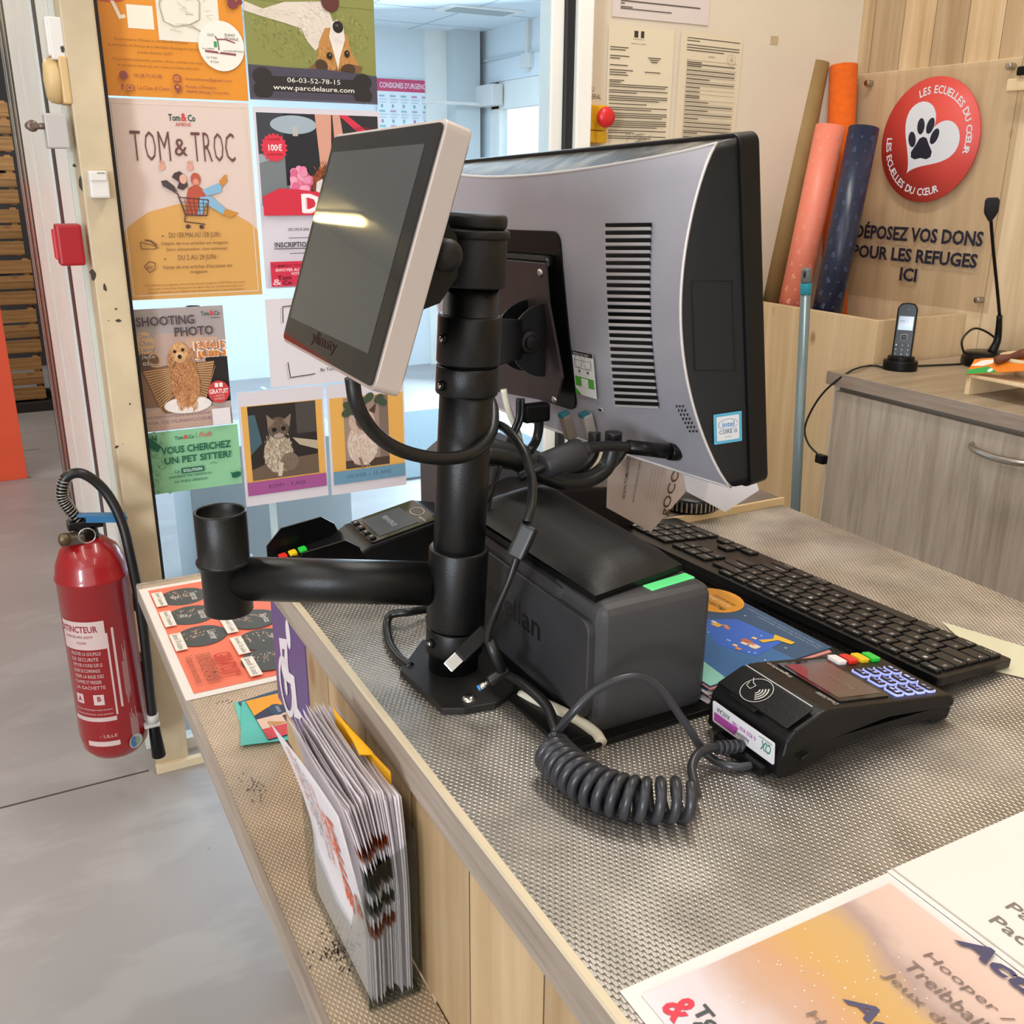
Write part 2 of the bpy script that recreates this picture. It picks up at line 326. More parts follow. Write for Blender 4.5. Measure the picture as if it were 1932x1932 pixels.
class Sheet(MB):
    """printed sheet; coordinates 0..1, y measured from the top"""
    def __init__(s, o, u, v, w, h, m, t=.0006):
        MB.__init__(s); s.T = frame(o, u, v); s.w = w; s.h = h; s.z = .0003; slab(s.T, w, h, t, m, s)
    def up(s): s.z += .00012; return s.z
    def P(s, x, y): return (x*s.w, (1-y)*s.h)
    def R(s, x0, y0, x1, y1, c): s.poly([s.P(x0, y1), s.P(x1, y1), s.P(x1, y0), s.P(x0, y0)], ink(c) if isinstance(c, str) else c, s.T, s.up()); return s
    def G(s, pts, c): s.poly([s.P(*p) for p in pts], ink(c), s.T, s.up()); return s
    def E(s, x, y, rx, ry, c, rot=0): p = s.P(x, y); s.ell(p[0], p[1], rx*s.w, ry*s.h, ink(c), s.T, s.up(), rot); return s
    def L(s, pts, wd, c): s.line([s.P(*p) for p in pts], wd*s.w, ink(c), s.T, s.up()); return s
    def X(s, t, x0, y0, x1, y1, c, bold=0, shear=0): a = s.P(x0, y1); b = s.P(x1, y0); s.text(t, a[0], a[1], b[0], b[1], ink(c), s.T, s.up(), bold, shear); return s
    def F(s, x, y, rx, ry, ang, cols, n, ln, wd, spread=.4): p = s.P(x, y); s.up(); s.strokes(p[0], p[1], rx*s.w, ry*s.h, ang, [ink(c) for c in cols], n*2, ln*s.w*.75, wd*s.w, s.T, s.z, spread); s.z += n*4e-7; return s

def at(px, py, ax, val):
    """point of the place that the photograph's pixel shows on a plane (axis, value)"""
    x, y = (px-966)/1837.5, (py-966)/1837.5
    d = _r2*x+_d2*y+_f; return EYE+d*((val-EYE[ax])/d[ax])

# ================================================================== SETTING
CONC = mat('polished_concrete', '#9d9997', .4, noise_amt=.1, nscale=1.6, bump=.05, bscale=90)
nt = CONC.node_tree; N = nt.nodes.new; Lk = nt.links.new; pb0 = nt.nodes['Principled BSDF']; src = pb0.inputs['Base Color'].links[0].from_socket
tc = N('ShaderNodeTexCoord'); mp = N('ShaderNodeMapping'); mp.inputs['Scale'].default_value = (2.2, 5.5, 1); mp.inputs['Rotation'].default_value = (0, 0, .5); Lk(tc.outputs['Object'], mp.inputs[0])
n0 = N('ShaderNodeTexNoise'); n0.inputs['Scale'].default_value = 1.1; n0.inputs['Detail'].default_value = 9; n0.inputs['Roughness'].default_value = .6; Lk(mp.outputs[0], n0.inputs['Vector'])
r0 = N('ShaderNodeMapRange'); r0.inputs[1].default_value = .52; r0.inputs[2].default_value = .6; r0.inputs[3].default_value = 0; r0.inputs[4].default_value = .55; Lk(n0.outputs[0], r0.inputs[0])
x0 = N('ShaderNodeMix'); x0.data_type = 'RGBA'; Lk(r0.outputs[0], x0.inputs[0]); Lk(src, x0.inputs[6]); x0.inputs[7].default_value = lin('#aaa7a5')
n1 = N('ShaderNodeTexNoise'); n1.inputs['Scale'].default_value = 26; n1.inputs['Detail'].default_value = 2; Lk(tc.outputs['Object'], n1.inputs['Vector'])
r1 = N('ShaderNodeMapRange'); r1.inputs[1].default_value = .74; r1.inputs[2].default_value = .78; r1.inputs[3].default_value = 0; r1.inputs[4].default_value = .6; Lk(n1.outputs[0], r1.inputs[0])
x1 = N('ShaderNodeMix'); x1.data_type = 'RGBA'; Lk(r1.outputs[0], x1.inputs[0]); Lk(x0.outputs[2], x1.inputs[6]); x1.inputs[7].default_value = lin('#6f6a64'); Lk(x1.outputs[2], pb0.inputs['Base Color'])
f = MB(); f.bx((-5, -3.5, -.1), (5, 16, 0), CONC)
JT = mat('floor_joint', '#4a443e', .8)
f.bx((-5, 2.232, 0), (.19, 2.238, .0006), JT); f.bx((-5, 5.6, 0), (.15, 5.606, .0006), JT)
floor = struct(f.make('floor'))
f = MB(); f.bx((-5, -3.5, 3.3), (2.6, 16, 3.4), mat('white_ceiling', '#e9e5dd', .8)); struct(f.make('ceiling'))
LW = mat('shop_wall', '#cfc8bd', .7)
f = MB(); f.bx((-5.1, -3.5, 0), (-5, 16, 3.3), LW); struct(f.make('wall_left'))
f = MB(); f.bx((-5, -3.6, 0), (2.6, -3.5, 3.3), LW); struct(f.make('wall_rear'))
f = MB(); f.bx((-5, 16, 0), (2.6, 16.1, 3.3), LW); struct(f.make('wall_end'))
f = MB(); f.bx((-.75, 8.2, 0), (.7, 8.3, 3.3), mat('dark_partition', '#3d3a38', .8)); struct(f.make('wall_partition'))
f = MB(); f.bx((2.44, -3.5, 0), (2.56, 2.36, 3.3), PINEW); PINEB = wood('pine_backing_board', '#dfc8a4', '#c9ae88', 'Z', .3, False, True, 1, .55, .8); f.bx((2.426, 1.789, .3), (2.44, 2.355, 1.688), PINEB, .001); f.bx((2.426, .4, .3), (2.44, 1.787, 1.688), PINEB, .001); struct(f.make('wall_right'))
f = MB(); f.bx((1.43, 2.36, 0), (2.56, 2.46, 3.3), WALLM)
for px, py in ((1461, 76),):
    p = at(px, py, 1, 2.359); f.bx((p.x-.014, 2.3585, p.z-.011), (p.x+.014, 2.36, p.z+.011), mat('old_tape', '#b9a583', .6))
struct(f.make('wall_back'))
# glazed partition
pn = MB(); pn.bx((.285, 2.303, .03), (1.37, 2.309, 3.3), GLASS)
win = struct(pn.make('window_1')); win['_o'] = (0, 0, 0)
fr = MB(); fr.bx((.27, 2.285, 0), (.286, 2.325, 3.3), GASK); fr.bx((1.372, 2.285, 0), (1.394, 2.33, 3.3), GASK)
fr.make('window_gasket', win)
fr = MB(); fr.bx((1.335, 2.30, 0), (1.372, 2.36, 3.3), ALU, .004); fr.bx((1.394, 2.27, 0), (1.44, 2.37, 3.3), ALU, .004); fr.bx((.286, 2.29, 0), (1.335, 2.33, .03), ALU)
fr.bx((.565, 2.325, 0), (.575, 2.36, .9), ALU)
fr.make('window_frame', win)
# steel post
p = MB(); p.bx((.209, 2.222, 0), (.272, 2.33, 3.3), CREAM, .004)
p.bx((.215, 2.2225, 0), (.285, 2.33, .42), CREAM, .003)
CHIP = mat('bare_chip', '#3a342c', .7)
for px, py, w, h in ((118, 93, 7, 12), (152, 345, 5, 24), (175, 517, 9, 22), (198, 542, 6, 13), (219, 583, 5, 3), (224, 605, 10, 5), (220, 843, 6, 5), (140, 312, 6, 7), (205, 605, 2, 2), (232, 838, 2, 2), (245, 762, 3, 3)):
    q = at(px, py, 1, 2.2215); s = 2.35/1837.5; pts = []
    for j in range(11):
        t = 2*PI*j/11; k = random.uniform(.55, 1.15); pts.append((q.x+math.cos(t)*w*s*.55*k, q.z+math.sin(t)*h*s*.55*k))
    p.add([(a, 2.2214, b) for a, b in pts], [list(range(11))], CHIP)
struct(p.make('trim_1'))
b = MB(); b.bx((.205, 2.205, 0), (.36, 2.222, .022), mat('pale_skirting', '#d8c6a5', .5), .002); struct(b.make('baseboard_left'))
# sliding door leaves, edge-on along the lobby's left side
d = MB()
def ystrip(px): return at(px, 404, 0, .2).y
PALE = mat('pale_green_aluminium', '#d5d9cf', .4)
for a, c, m, x0 in ((153, 141, PALE, .2), (141, 139, GASK, .204), (139, 120, ALU, .2), (120, 108, GASK, .206), (108, 81, ALU, .2), (81, 78.5, GASK, .204), (78.5, 63, ALU, .2), (63, 56, GASK, .206), (56, 53.5, STL, .203), (53.5, 49, GASK, .206), (49, 47, STL, .203), (47, 43, GASK, .206)):
    d.bx((x0, max(2.335, ystrip(a)), 0), (.25, max(2.34, ystrip(c)), 3.3), m)
struct(d.make('door_1'))
# lobby behind the glass
f = MB(); f.prism([(.205, 4.62), (.25, 4.62), (.47, 7.1), (.34, 7.1)], 2.6, LOBW); struct(f.make('wall_lobby_left'))
f = MB(); f.bx((.38, 7.0, 0), (3.6, 7.1, 2.6), LOBW); 
cpx = at(838, 60, 1, 6.99).x; f.bx((cpx, 6.8, 0), (cpx+.19, 7.0, 2.4), mat('lobby_column', '#c6cccd', .7)); f.bx((cpx-.16, 6.96, 0), (cpx, 7.0, 2.4), ALU)
struct(f.make('wall_far'))
f = MB()
DY0, DY1, DZ = 5.5, 6.6, 1.98
f.bx((3.42, 2.4, 2.02), (3.56, 7.0, 2.6), LOBW); f.bx((3.42, 6.75, 0), (3.56, 7.0, 2.02), LOBW); f.bx((3.42, 2.4, 0), (3.56, 4.0, 2.02), LOBW)
f.bx((3.40, 2.4, 2.16), (3.42, 7.0, 2.175), mat('cable_trunk', '#c5ccd0', .5)); f.bx((3.39, 6.15, 2.05), (3.42, 6.19, 2.36), WHT); f.bx((3.385, 6.12, 2.07), (3.42, 6.24, 2.16), WHT, .004); f.bx((3.33, 6.55, 1.86), (3.42, 6.95, 2.0), WHT, .01); f.bx((2.9, 6.72, 1.865), (3.42, 6.74, 1.885), WHT)
struct(f.make('wall_lobby'))
d = MB(); d.bx((3.43, 4.0, 0), (3.5, 4.08, 2.02), ALU)
for y0, y1 in ((4.08, 5.42), (5.46, 6.75)):
    d.bx((3.43, y0, 0), (3.49, y0+.12, 2.02), ALU, .004); d.bx((3.43, y1-.12, 0), (3.49, y1, 2.02), ALU, .004); d.bx((3.43, y0, 1.84), (3.49, y1, 2.02), ALU, .004); d.bx((3.43, y0, 0), (3.49, y1, .2), ALU, .004)
    d.bx((3.455, y0+.11, .19), (3.462, y1-.11, 1.85), GLASS)
struct(d.make('door_2'))
f = MB(); f.bx((.36, 2.36, 2.36), (3.6, 7.1, 2.45), mat('lobby_ceiling', '#dfe6ea', .8))
TL = mat('tile_line', '#9fb0bb', .8)
for k in range(6): f.bx((.5+.6*k, 2.4, 2.3585), (.508+.6*k, 7, 2.36), TL)
for k in range(8): f.bx((.4, 2.5+.6*k, 2.3585), (3.5, 2.508+.6*k, 2.36), TL)
q = at(905, 20, 2, 2.356); f.bx((q.x-.25, q.y-.12, 2.35), (q.x+.25, q.y+.12, 2.36), ALU, .003); f.bx((q.x-.2, q.y-.08, 2.346), (q.x+.2, q.y+.08, 2.351), mat('vent_dark', '#a7aeac', .6))
struct(f.make('ceiling_lobby'))
f = MB(); f.bx((4.9, -3.5, -.1), (30, 30, -.02), mat('pale_yard', '#cfcfc9', .8)); struct(f.make('floor_yard'))
f = MB(); 
rnd = random.Random(5)
for k in range(260):
    a = rnd.random()*2*PI; rr = math.sqrt(rnd.random()); x = 9+rr*1.7*math.cos(a); y = 9.1+rr*1.5*math.sin(a); z = 1.2+rnd.random()*3.2
    t = V((rnd.uniform(-1, 1), rnd.uniform(-1, 1), rnd.uniform(-1, 1))).normalized(); w = t.orthogonal().normalized()
    c = V((x, y, z)); f.add([c, c+t*.28+w*.1, c+t*.5, c+t*.28-w*.1], [[0, 1, 2, 3]], mat('leaf_green', '#6f9a45', .6))
tr = thing('tree', 'green leafy tree outside beyond the lobby door', 'tree', (9, 9.1, -.02)); f.make('foliage', tr)
f = MB(); f.cyl((9, 9.1, -.02), (9, 9.1, 2.4), .1, mat('bark', '#6b5a48', .8), .06); f.make('trunk', tr)

# ================================================================== POSTERS ON THE GLASS
def poster(x0, x1, z0, z1, base, y=2.2975, name='poster'):
    s = Sheet((x0, y, z0), (1, 0, 0), (0, 0, 1), x1-x0, z1-z0, ink(base)); return s
def shop_logo(s, x0, y0, x1, y1, dark='#1d4a44', red='#d9343f', bold=.02):
    w = x1-x0; s.X('Tom', x0, y0, x0+w*.43, y1, dark, bold); s.X('&', x0+w*.46, y0-.006, x0+w*.68, y1, red, bold); s.X('Co', x0+w*.72, y0, x1, y1, dark, bold)
def cursive_rows(s, rows, c):
    for t, x0, y0, x1, y1 in rows: s.X(t, x0, y0, x1, y1, c)

# orange access map
s = poster(.283, .574, 1.541, 1.955, '#e08f2c')
s.E(.085, .56, .12, .022, '#c2543f')
s.R(.2, .585, .375, .69, '#efe6d4')                                    # blank card
s.G([(.1, .575), (.125, .575), (.16, .635), (.185, .63), (.19, .645), (.145, .655)], '#efe2cc')
s.R(.4, .50, .83, .735, '#e7e1d2')
for k in range(22):
    a, b2 = random.uniform(.42, .8), random.uniform(.51, .72); s.L([(a, b2), (a+random.uniform(-.07, .09), b2+random.uniform(-.03, .03))], .004, random.choice(['#c9c2ae', '#bfb89f', '#d5cdb8']))
s.L([(.45, .50), (.42, .58), (.44, .65), (.52, .67), (.62, .655), (.7, .69)], .006, '#a89c82'); s.L([(.62, .5), (.7, .55), (.69, .63), (.62, .655)], .006, '#a89c82')
s.E(.83, .745, .165, .118, '#ece7dc')
s.X('GUSY', .735, .69, .785, .703, '#4a3b36', .01); s.X('BLANGY', .86, .685, .935, .698, '#4a3b36', .01); s.X('TRONVILLE', .855, .703, .955, .716, '#4a3b36', .01)
s.L([(.79, .70), (.80, .715), (.86, .713), (.93, .727)], .009, '#8a4a50'); s.L([(.805, .715), (.81, .765)], .008, '#6b5a55'); s.L([(.71, .772), (.93, .782)], .014, '#8a4a50'); s.R(.776, .725, .797, .752, '#3f9a55'); s.E(.81, .773, .008, .006, '#f3efe6')
s.X('Vers AMIENS', .69, .757, .775, .765, '#5a4a44'); s.X('Vers VILLERS-BRETONNEUX', .84, .762, .99, .77, '#5a4a44'); s.X('La Casa', .72, .795, .79, .805, '#5a4a44'); s.X('di Cane', .74, .815, .80, .825, '#5a4a44')
for px, py, q in ((.93, .548, 1), (.985, .535, .6), (.9, .52, .6), (.94, .5, .6), (.985, .505, .6)): s.E(px, py, .035*q, .022*q, '#7d3a45')
cursive_rows(s, [("En provenance d'Amiens ou de Villers-Bretonneux,", .1, .735, .59, .752), ("au rond point de l'Avenue de la Ville Idéale (Boulangerie Carrel),", .05, .762, .66, .779), ('prendre direction GUSY.', .24, .79, .48, .807), ('A la prochaine intersection, tourner à droite, continuer tout droit', .07, .825, .68, .842), ('et prendre le chemin qui vous mènera au Centre aéré canin.', .1, .852, .66, .869)], '#8a5a20')
PU = '#8f4a4a'
s.E(.13, .905, .028, .0197, PU); s.X('06 28 73 42 08', .2, .895, .385, .912, PU); s.E(.49, .908, .028, .0197, PU); s.X('@', .468, .895, .512, .921, '#e08f2c', .02); s.X('lacasadicane@gmail.com', .55, .90, .88, .919, PU)
s.X('f', .105, .945, .125, .972, PU, .03); s.R(.142, .948, .185, .975, PU); s.R(.147, .951, .18, .972, '#e08f2c'); s.E(.1635, .9615, .011, .0078, PU); s.X('La Casa di Cane', .215, .95, .43, .968, PU)
s.G([(.49, .985), (.465, .952), (.47, .94), (.49, .933), (.51, .94), (.515, .952)], PU); s.E(.49, .948, .009, .006, '#e08f2c'); s.X("Route d'Amiens", .55, .936, .76, .952, PU); s.X('80440 Blangy Tronville', .55, .96, .85, .978, PU)
tag(s.make('poster'), 'orange map poster with round white inset map, upper left on the glass', 'poster')

# dog on the grass
s = poster(.578, .871, 1.545, 1.955, '#87894c')
s.F(.5, .66, .46, .16, 1.9, ['#949650', '#74763a', '#a3a563', '#64662f', '#b2b273'], 420, .045, .004, .9)
s.R(0, .3, 1, .52, '#87894c')
s.G([(-0, .53), (.14, .56), (.3, .52), (.62, .5), (.68, .62), (.6, .68), (.52, .745), (.46, .70), (.42, .64), (.3, .62), (.12, .595), (0, .575)], '#d9cdbf')
s.F(.5, .6, .12, .1, -.6, ['#efe6da', '#cdbfae', '#e3d8ca', '#b9a996'], 90, .05, .006)
s.F(.2, .575, .17, .02, 0, ['#e3d8ca', '#cbbba9'], 30, .05, .005)
s.G([(.55, .70), (.60, .63), (.7, .62), (.78, .66), (.8, .74), (.86, .80), (.8, .835), (.66, .85), (.55, .82), (.53, .79)], '#b98447')
s.F(.67, .75, .12, .08, -1.4, ['#c99553', '#a8743a', '#d6a869', '#8f5f2e'], 120, .04, .006)
s.G([(.45, .835), (.55, .785), (.59, .85), (.5, .85)], '#7a5a3a'); s.G([(.8, .8), (.89, .81), (.87, .84), (.77, .85)], '#7a5a3a')
s.E(.56, .815, .05, .03, '#4a3524', -.3); s.E(.77, .83, .06, .03, '#4a3524', .2); s.E(.67, .86, .14, .018, '#3d2d20')
s.F(.68, .84, .14, .02, -1.6, ['#4a3524', '#2f231a', '#5a4330'], 60, .03, .005)
s.G([(.665, .76), (.63, .67), (.655, .60), (.70, .585), (.745, .61), (.755, .68), (.71, .77), (.69, .83)], '#e3dbd2'); s.F(.695, .65, .05, .05, -1.5, ['#efe9e2', '#cfc5ba', '#dcd3c9'], 60, .03, .004)
s.E(.703, .62, .042, .03, '#1d1a19'); s.E(.695, .613, .012, .006, '#5a5654'); s.E(.626, .765, .024, .018, '#231a14'); s.E(.765, .75, .022, .018, '#231a14'); s.E(.63, .76, .006, .005, '#8d8070'); s.E(.768, .745, .006, .005, '#8d8070')
s.E(.65, .5, .07, .05, '#5d2f2a')
s.G([(0, .83), (.3, .835), (.6, .835), (1, .855), (1, 1), (0, 1)], '#4a4654')
s.R(.13, .88, .87, .955, '#2b2829'); 
for x, y in ((.1, .885), (.1, .95), (.88, .89), (.88, .957)): s.E(x, y, .075, .045, '#2b2829')
s.X('06-03-52-78-15', .285, .884, .70, .908, '#e9e4da'); s.X('www.parcdelaure.com', .175, .922, .81, .954, '#e9e4da', .008)
s.R(0, .99, 1, 1, '#5a5664')
tag(s.make('poster'), 'poster of a dog lying upside down on grass above a dark bone', 'poster')

# swap event
s = poster(.283, .573, 1.128, 1.537, '#dcc7bd')
s.R(0, 0, .02, 1, '#d9d0c8'); s.G([(.0, 1), (0, .66), (.06, .615), (.2, .55), (.4, .513), (.5, .508), (.62, .513), (.8, .55), (.94, .61), (1, .65), (1, 1)], '#d7a35c')
for a in ((.028, .02, .972, .024), (.028, .976, .972, .98), (.028, .02, .034, .98), (.966, .02, .972, .98)): s.R(*a, '#e6d6c4')
shop_logo(s, .41, .067, .60, .10); s.X('AMIENS', .455, .107, .565, .125, '#c0444a')
def tall(t, x0, x1, y0, y1): s.X(t, x0, y0, x1, y1, '#6a4440', -.012)
for t, a, b2 in (('T', .13, .2), ('O', .225, .30), ('M', .32, .40), ('T', .555, .62), ('R', .64, .70), ('O', .715, .785), ('C', .80, .87)): tall(t, a, b2, .152, .296)
s.X('&', .43, .185, .52, .27, '#6a4440')
for x in (.33, .53): s.E(x, .325, .022, .016, '#dca08e', .3); s.L([(x-.012, .31), (x-.018, .295)], .008, '#dca08e'); s.L([(x, .31), (x, .29)], .008, '#dca08e'); s.L([(x+.01, .31), (x+.014, .295)], .008, '#dca08e')
s.G([(.41, .355), (.45, .345), (.49, .37), (.5, .42), (.46, .44), (.42, .43), (.44, .40), (.39, .375)], '#4a3a3a'); s.E(.47, .385, .026, .024, '#e0ab97')
s.G([(.31, .395), (.35, .39), (.40, .42), (.42, .45), (.37, .44), (.32, .42)], '#4a4142'); s.E(.56, .385, .036, .032, '#b85a45'); s.E(.56, .4, .022, .018, '#d98f7a')
s.G([(.5, .43), (.56, .41), (.63, .45), (.66, .48), (.57, .48), (.55, .57), (.47, .565), (.48, .48)], '#b9553f')
s.G([(.6, .44), (.72, .405), (.75, .42), (.74, .45), (.63, .47)], '#86b4d2'); s.G([(.58, .475), (.66, .47), (.77, .54), (.74, .565), (.62, .51), (.58, .57), (.55, .57)], '#86b4d2')
s.G([(.73, .395), (.77, .365), (.79, .36), (.79, .40), (.75, .42)], '#c98a3c'); s.G([(.76, .535), (.86, .56), (.8, .58), (.74, .565)], '#c98a3c')
s.L([(.36, .43), (.42, .46), (.46, .565), (.62, .57)], .01, '#5a3f3a'); s.L([(.42, .475), (.64, .49), (.62, .57)], .008, '#5a3f3a')
for k in range(5): s.L([(.46+.035*k, .478+.003*k), (.485+.028*k, .567)], .004, '#5a3f3a')
for k in range(3): s.L([(.43+.01*k, .50+.02*k), (.63, .508+.018*k)], .004, '#5a3f3a')
s.L([(.46, .565), (.45, .60), (.6, .615)], .009, '#5a3f3a'); s.E(.47, .625, .016, .011, '#4a3a3a'); s.E(.57, .628, .016, .011, '#4a3a3a')
BR = '#6b4a38'
s.E(.28, .672, .006, .0045, BR); s.X('DU 1ER MAI AU 1ER JUIN :', .325, .655, .715, .69, BR); s.X('Dépôt de vos articles en magasin', .265, .702, .755, .724, BR); s.X('(hors alimentation, tous animaux)', .295, .733, .745, .754, BR)
s.E(.28, .79, .006, .0045, BR); s.X('DU 2 AU 29 JUIN :', .375, .772, .675, .806, BR); s.X("Vente de vos articles d'occasion en", .255, .822, .77, .843, BR); s.X('magasin', .455, .853, .58, .874, BR)
cursive_rows(s, [("Conditions en magasin, vous aurez ensuite jusqu'au 20/07/25 pour venir", .115, .918, .865, .933), ("chercher votre bon d'achat de la valeur de vos ventes ainsi que vos", .135, .938, .845, .952), ('articles invendus. Les articles non récupérés iront à une association.', .13, .957, .85, .971)], '#8a6238')
s.L([(.115, .70), (.12, .735), (.21, .737), (.235, .73), (.19, .715), (.16, .71), (.12, .70)], .006, BR); s.L([(.15, .69), (.19, .695), (.23, .72)], .012, BR)
s.L([(.125, .825), (.165, .80), (.205, .81), (.2, .84), (.16, .858), (.125, .825)], .006, BR); s.X('SALE', .14, .822, .185, .838, BR, .01)
tag(s.make('poster'), 'pink and ochre swap poster with a shopping trolley, beside the post', 'poster')

# dog show
s = poster(.582, .876, 1.140, 1.531, '#d7d1db')
s.R(.02, .03, .98, .53, '#3c3f46'); s.R(.02, .25, .35, .50, '#9aa4a8'); s.G([(.02, .3), (.22, .25), (.24, .5), (.02, .53)], '#757d80'); s.R(.22, .03, .62, .42, '#23262c'); s.R(.6, .03, .98, .4, '#2d2e33')
s.E(.30, .09, .18, .05, '#9fb0bb'); s.R(.29, .1, .33, .15, '#b7b6ac')
s.G([(.47, .03), (.6, .03), (.59, .2), (.57, .42), (.5, .4), (.49, .25)], '#d39c87'); s.G([(.61, .03), (.67, .03), (.7, .2), (.72, .42), (.64, .42), (.62, .2)], '#d39c87')
s.G([(.66, .03), (.73, .03), (1, .17), (1, .235)], '#d2364f'); s.X('OUVERT A TOUS', .79, .09, .93, .165, '#8a1f33')
st = []
for k in range(36):
    a = 2*PI*k/36; r = 1 if k % 2 else .84; st.append((.14+.105*r*math.cos(a), .215+.108*r*math.sin(a)*.75))
s.G(st, '#d9344a'); s.X('100€', .095, .195, .20, .232, '#f6ecec', .02); s.X('A GAGNER', .09, .165, .19, .175, '#7a1626'); s.X("en bon d'achat", .085, .243, .2, .255, '#7a1626')
s.E(.52, .42, .1, .1, '#8a4527'); s.F(.53, .41, .1, .11, 1.2, ['#a05a34', '#7d3c20', '#b87246', '#5f2b16'], 110, .05, .007, 1.2); s.E(.53, .38, .03, .02, '#2a1610')
s.E(.33, .41, .085, .09, '#d95f86'); [s.E(.33+random.uniform(-.07, .07), .41+random.uniform(-.08, .08), .028, .022, random.choice(['#e67fa0', '#f0a3bb', '#e58fae', '#d96a90']), random.random()*3) for _ in range(44)]; s.G([(.45, .4), (.5, .38), (.49, .47), (.44, .45)], '#d9d2cd')
s.G([(.02, .48), (.15, .435), (.3, .44), (.5, .46), (.98, .46), (.98, .585), (.02, .585)], '#d12f45')
s.X('DÉFILÉ', .33, .435, .95, .575, '#f1b9c0', .03); s.X('DÉFILÉ', .32, .44, .94, .57, '#f3eef0', .025)
s.X('DE 17H À 20H', .2, .652, .365, .672, '#2d2b33', .012); s.L([(.2, .712), (.62, .712)], .005, '#55515c'); s.X('INSCRIPTIONS', .085, .735, .40, .765, '#2d2b33', .02); s.L([(.08, .772), (.4, .772)], .006, '#2d2b33'); s.L([(.2, .80), (.6, .80)], .005, '#55515c')
s.R(.04, .845, .97, 1-.012, '#cf2f4c'); s.X("COMMENT S'INSCRIRE", .05, .86, .38, .878, '#8a1530', .015); s.X('ENVOYER AU', .08, .885, .265, .902, '#f3e6ea', .012); s.X('06.', .285, .885, .33, .902, '#8a1530', .012); s.X('VOTRE CV', .2, .908, .36, .924, '#f3e6ea', .012)
s.X('Tom', .09, .925, .2, .95, '#4a1020', .02); s.X('&', .05, .945, .12, .98, '#f3c9d2', .01); s.X('Co', .13, .955, .2, .978, '#4a1020', .02)
tag(s.make('poster'), 'pink dog show poster with a fluffy dog, behind the small display', 'poster')

# puppy photo session
s = poster(.283, .480, .832, 1.108, '#b9a79f')
s.R(0, 0, 1, .3, '#a89d9c'); s.R(0, .36, .25, .62, '#6a5248'); s.R(.0, .5, .2, .8, '#8a6a55'); s.R(.72, .42, 1, .8, '#231f20'); s.R(.2, .2, .75, .5, '#bba296'); s.E(.1, .27, .1, .09, '#d9b48c'); s.R(.55, .25, .9, .42, '#c9a48f'); s.E(.18, .41, .07, .06, '#cba377'); s.E(.18, .41, .055, .046, '#7a5a48')
s.G([(.0, .85), (.2, .80), (.75, .82), (1, .9), (1, 1), (0, 1)], '#c5a798')
s.G([(.04, .5), (.3, .46), (.85, .45), (.8, .6), (.72, .75), (.68, .86), (.24, .86), (.16, .78), (.1, .62)], '#8a6549')
for k in range(15):
    t = k/14; s.L([(.05+.14*t, .50+.3*t), (.45, .485+.16*t), (.84-.12*t, .46+.3*t)], .011, '#d0a372')
for k in range(9): s.L([(.05+.1*k, .49), (.22+.055*k, .86)], .006, '#b58a5e')
s.E(.5, .8, .27, .07, '#efe6e0'); s.F(.5, .80, .25, .06, .1, ['#f6efe9', '#e3d7cf'], 30, .08, .012)
s.E(.5, .62, .16, .2, '#b57c4f'); s.F(.5, .62, .16, .19, -1.5, ['#c88f60', '#a86c41', '#d9a676', '#8f5a34'], 170, .06, .012, .9)
for x in (.43, .57): s.F(x, .76, .045, .08, -1.6, ['#c48a5a', '#d6a272'], 40, .06, .012)
s.E(.46, .36, .1, .085, '#cf9a62'); s.F(.46, .35, .1, .08, -1.6, ['#dcae7a', '#c48a55', '#e6bd8c'], 90, .05, .01, 1)
s.F(.36, .41, .035, .09, -1.6, ['#b57c4f', '#c89060'], 40, .06, .012); s.F(.58, .40, .045, .09, -1.4, ['#b57c4f', '#c89060'], 40, .06, .012)
s.E(.41, .35, .018, .014, '#20140e'); s.E(.5, .34, .018, .014, '#20140e'); s.E(.46, .395, .024, .018, '#20140e'); s.E(.46, .385, .05, .03, '#dfb588'); s.E(.46, .395, .024, .018, '#20140e')
s.X('SHOOTING', .03, .06, .66, .135, '#4d444a', .02); s.X('PHOTO', .43, .155, .86, .23, '#4d444a', .02)
shop_logo(s, .74, .04, .95, .075); s.X('Amiens', .84, .085, .95, .10, '#1d4a44')
for k, t in enumerate(('Chiens', 'Chats', 'Lapins', 'Rats', 'Etc...')): s.X(t, .04, .195+.055*k, .17+.01*k, .228+.055*k, '#f3ebe4', .05); s.X(t, .04, .195+.055*k, .17+.01*k, .228+.055*k, '#4b3c36', .01)
s.X('13-14-15', .618, .278, .992, .352, '#f6efe6', .045); s.X('JUIN', .628, .353, .992, .432, '#f6efe6', .05); s.X('13-14-15', .63, .285, .98, .345, '#d27a2c', .03); s.X('JUIN', .64, .36, .98, .425, '#d27a2c', .04)
s.E(.86, .71, .125, .095, '#c9403f'); s.X('GRATUIT', .75, .685, .97, .725, '#f6ecea', .02); s.R(.82, .635, .91, .67, '#f6ecea'); s.L([(.865, .635), (.865, .67)], .012, '#c9403f'); s.X('- 1 PHOTO', .79, .735, .92, .752, '#f1c9c5'); s.X('OFFERTE', .8, .76, .92, .777, '#f1c9c5')
s.X('RÉSERVATION EN LIGNE', .03, .862, .74, .887, '#7b6a78'); s.X('VIA CE FLASHCODE', .03, .91, .74, .937, '#7b6a78'); s.X('Pour 5 animaux ou plus, merci', .03, .955, .73, .968, '#b08f8a'); s.X('réservez 2 créneaux consécutifs', .03, .975, .66, .988, '#b08f8a'); s.R(.76, .85, .97, .99, '#e6e0e2')
tag(s.make('poster'), 'photo session poster with a curly puppy in a rattan chair', 'poster')

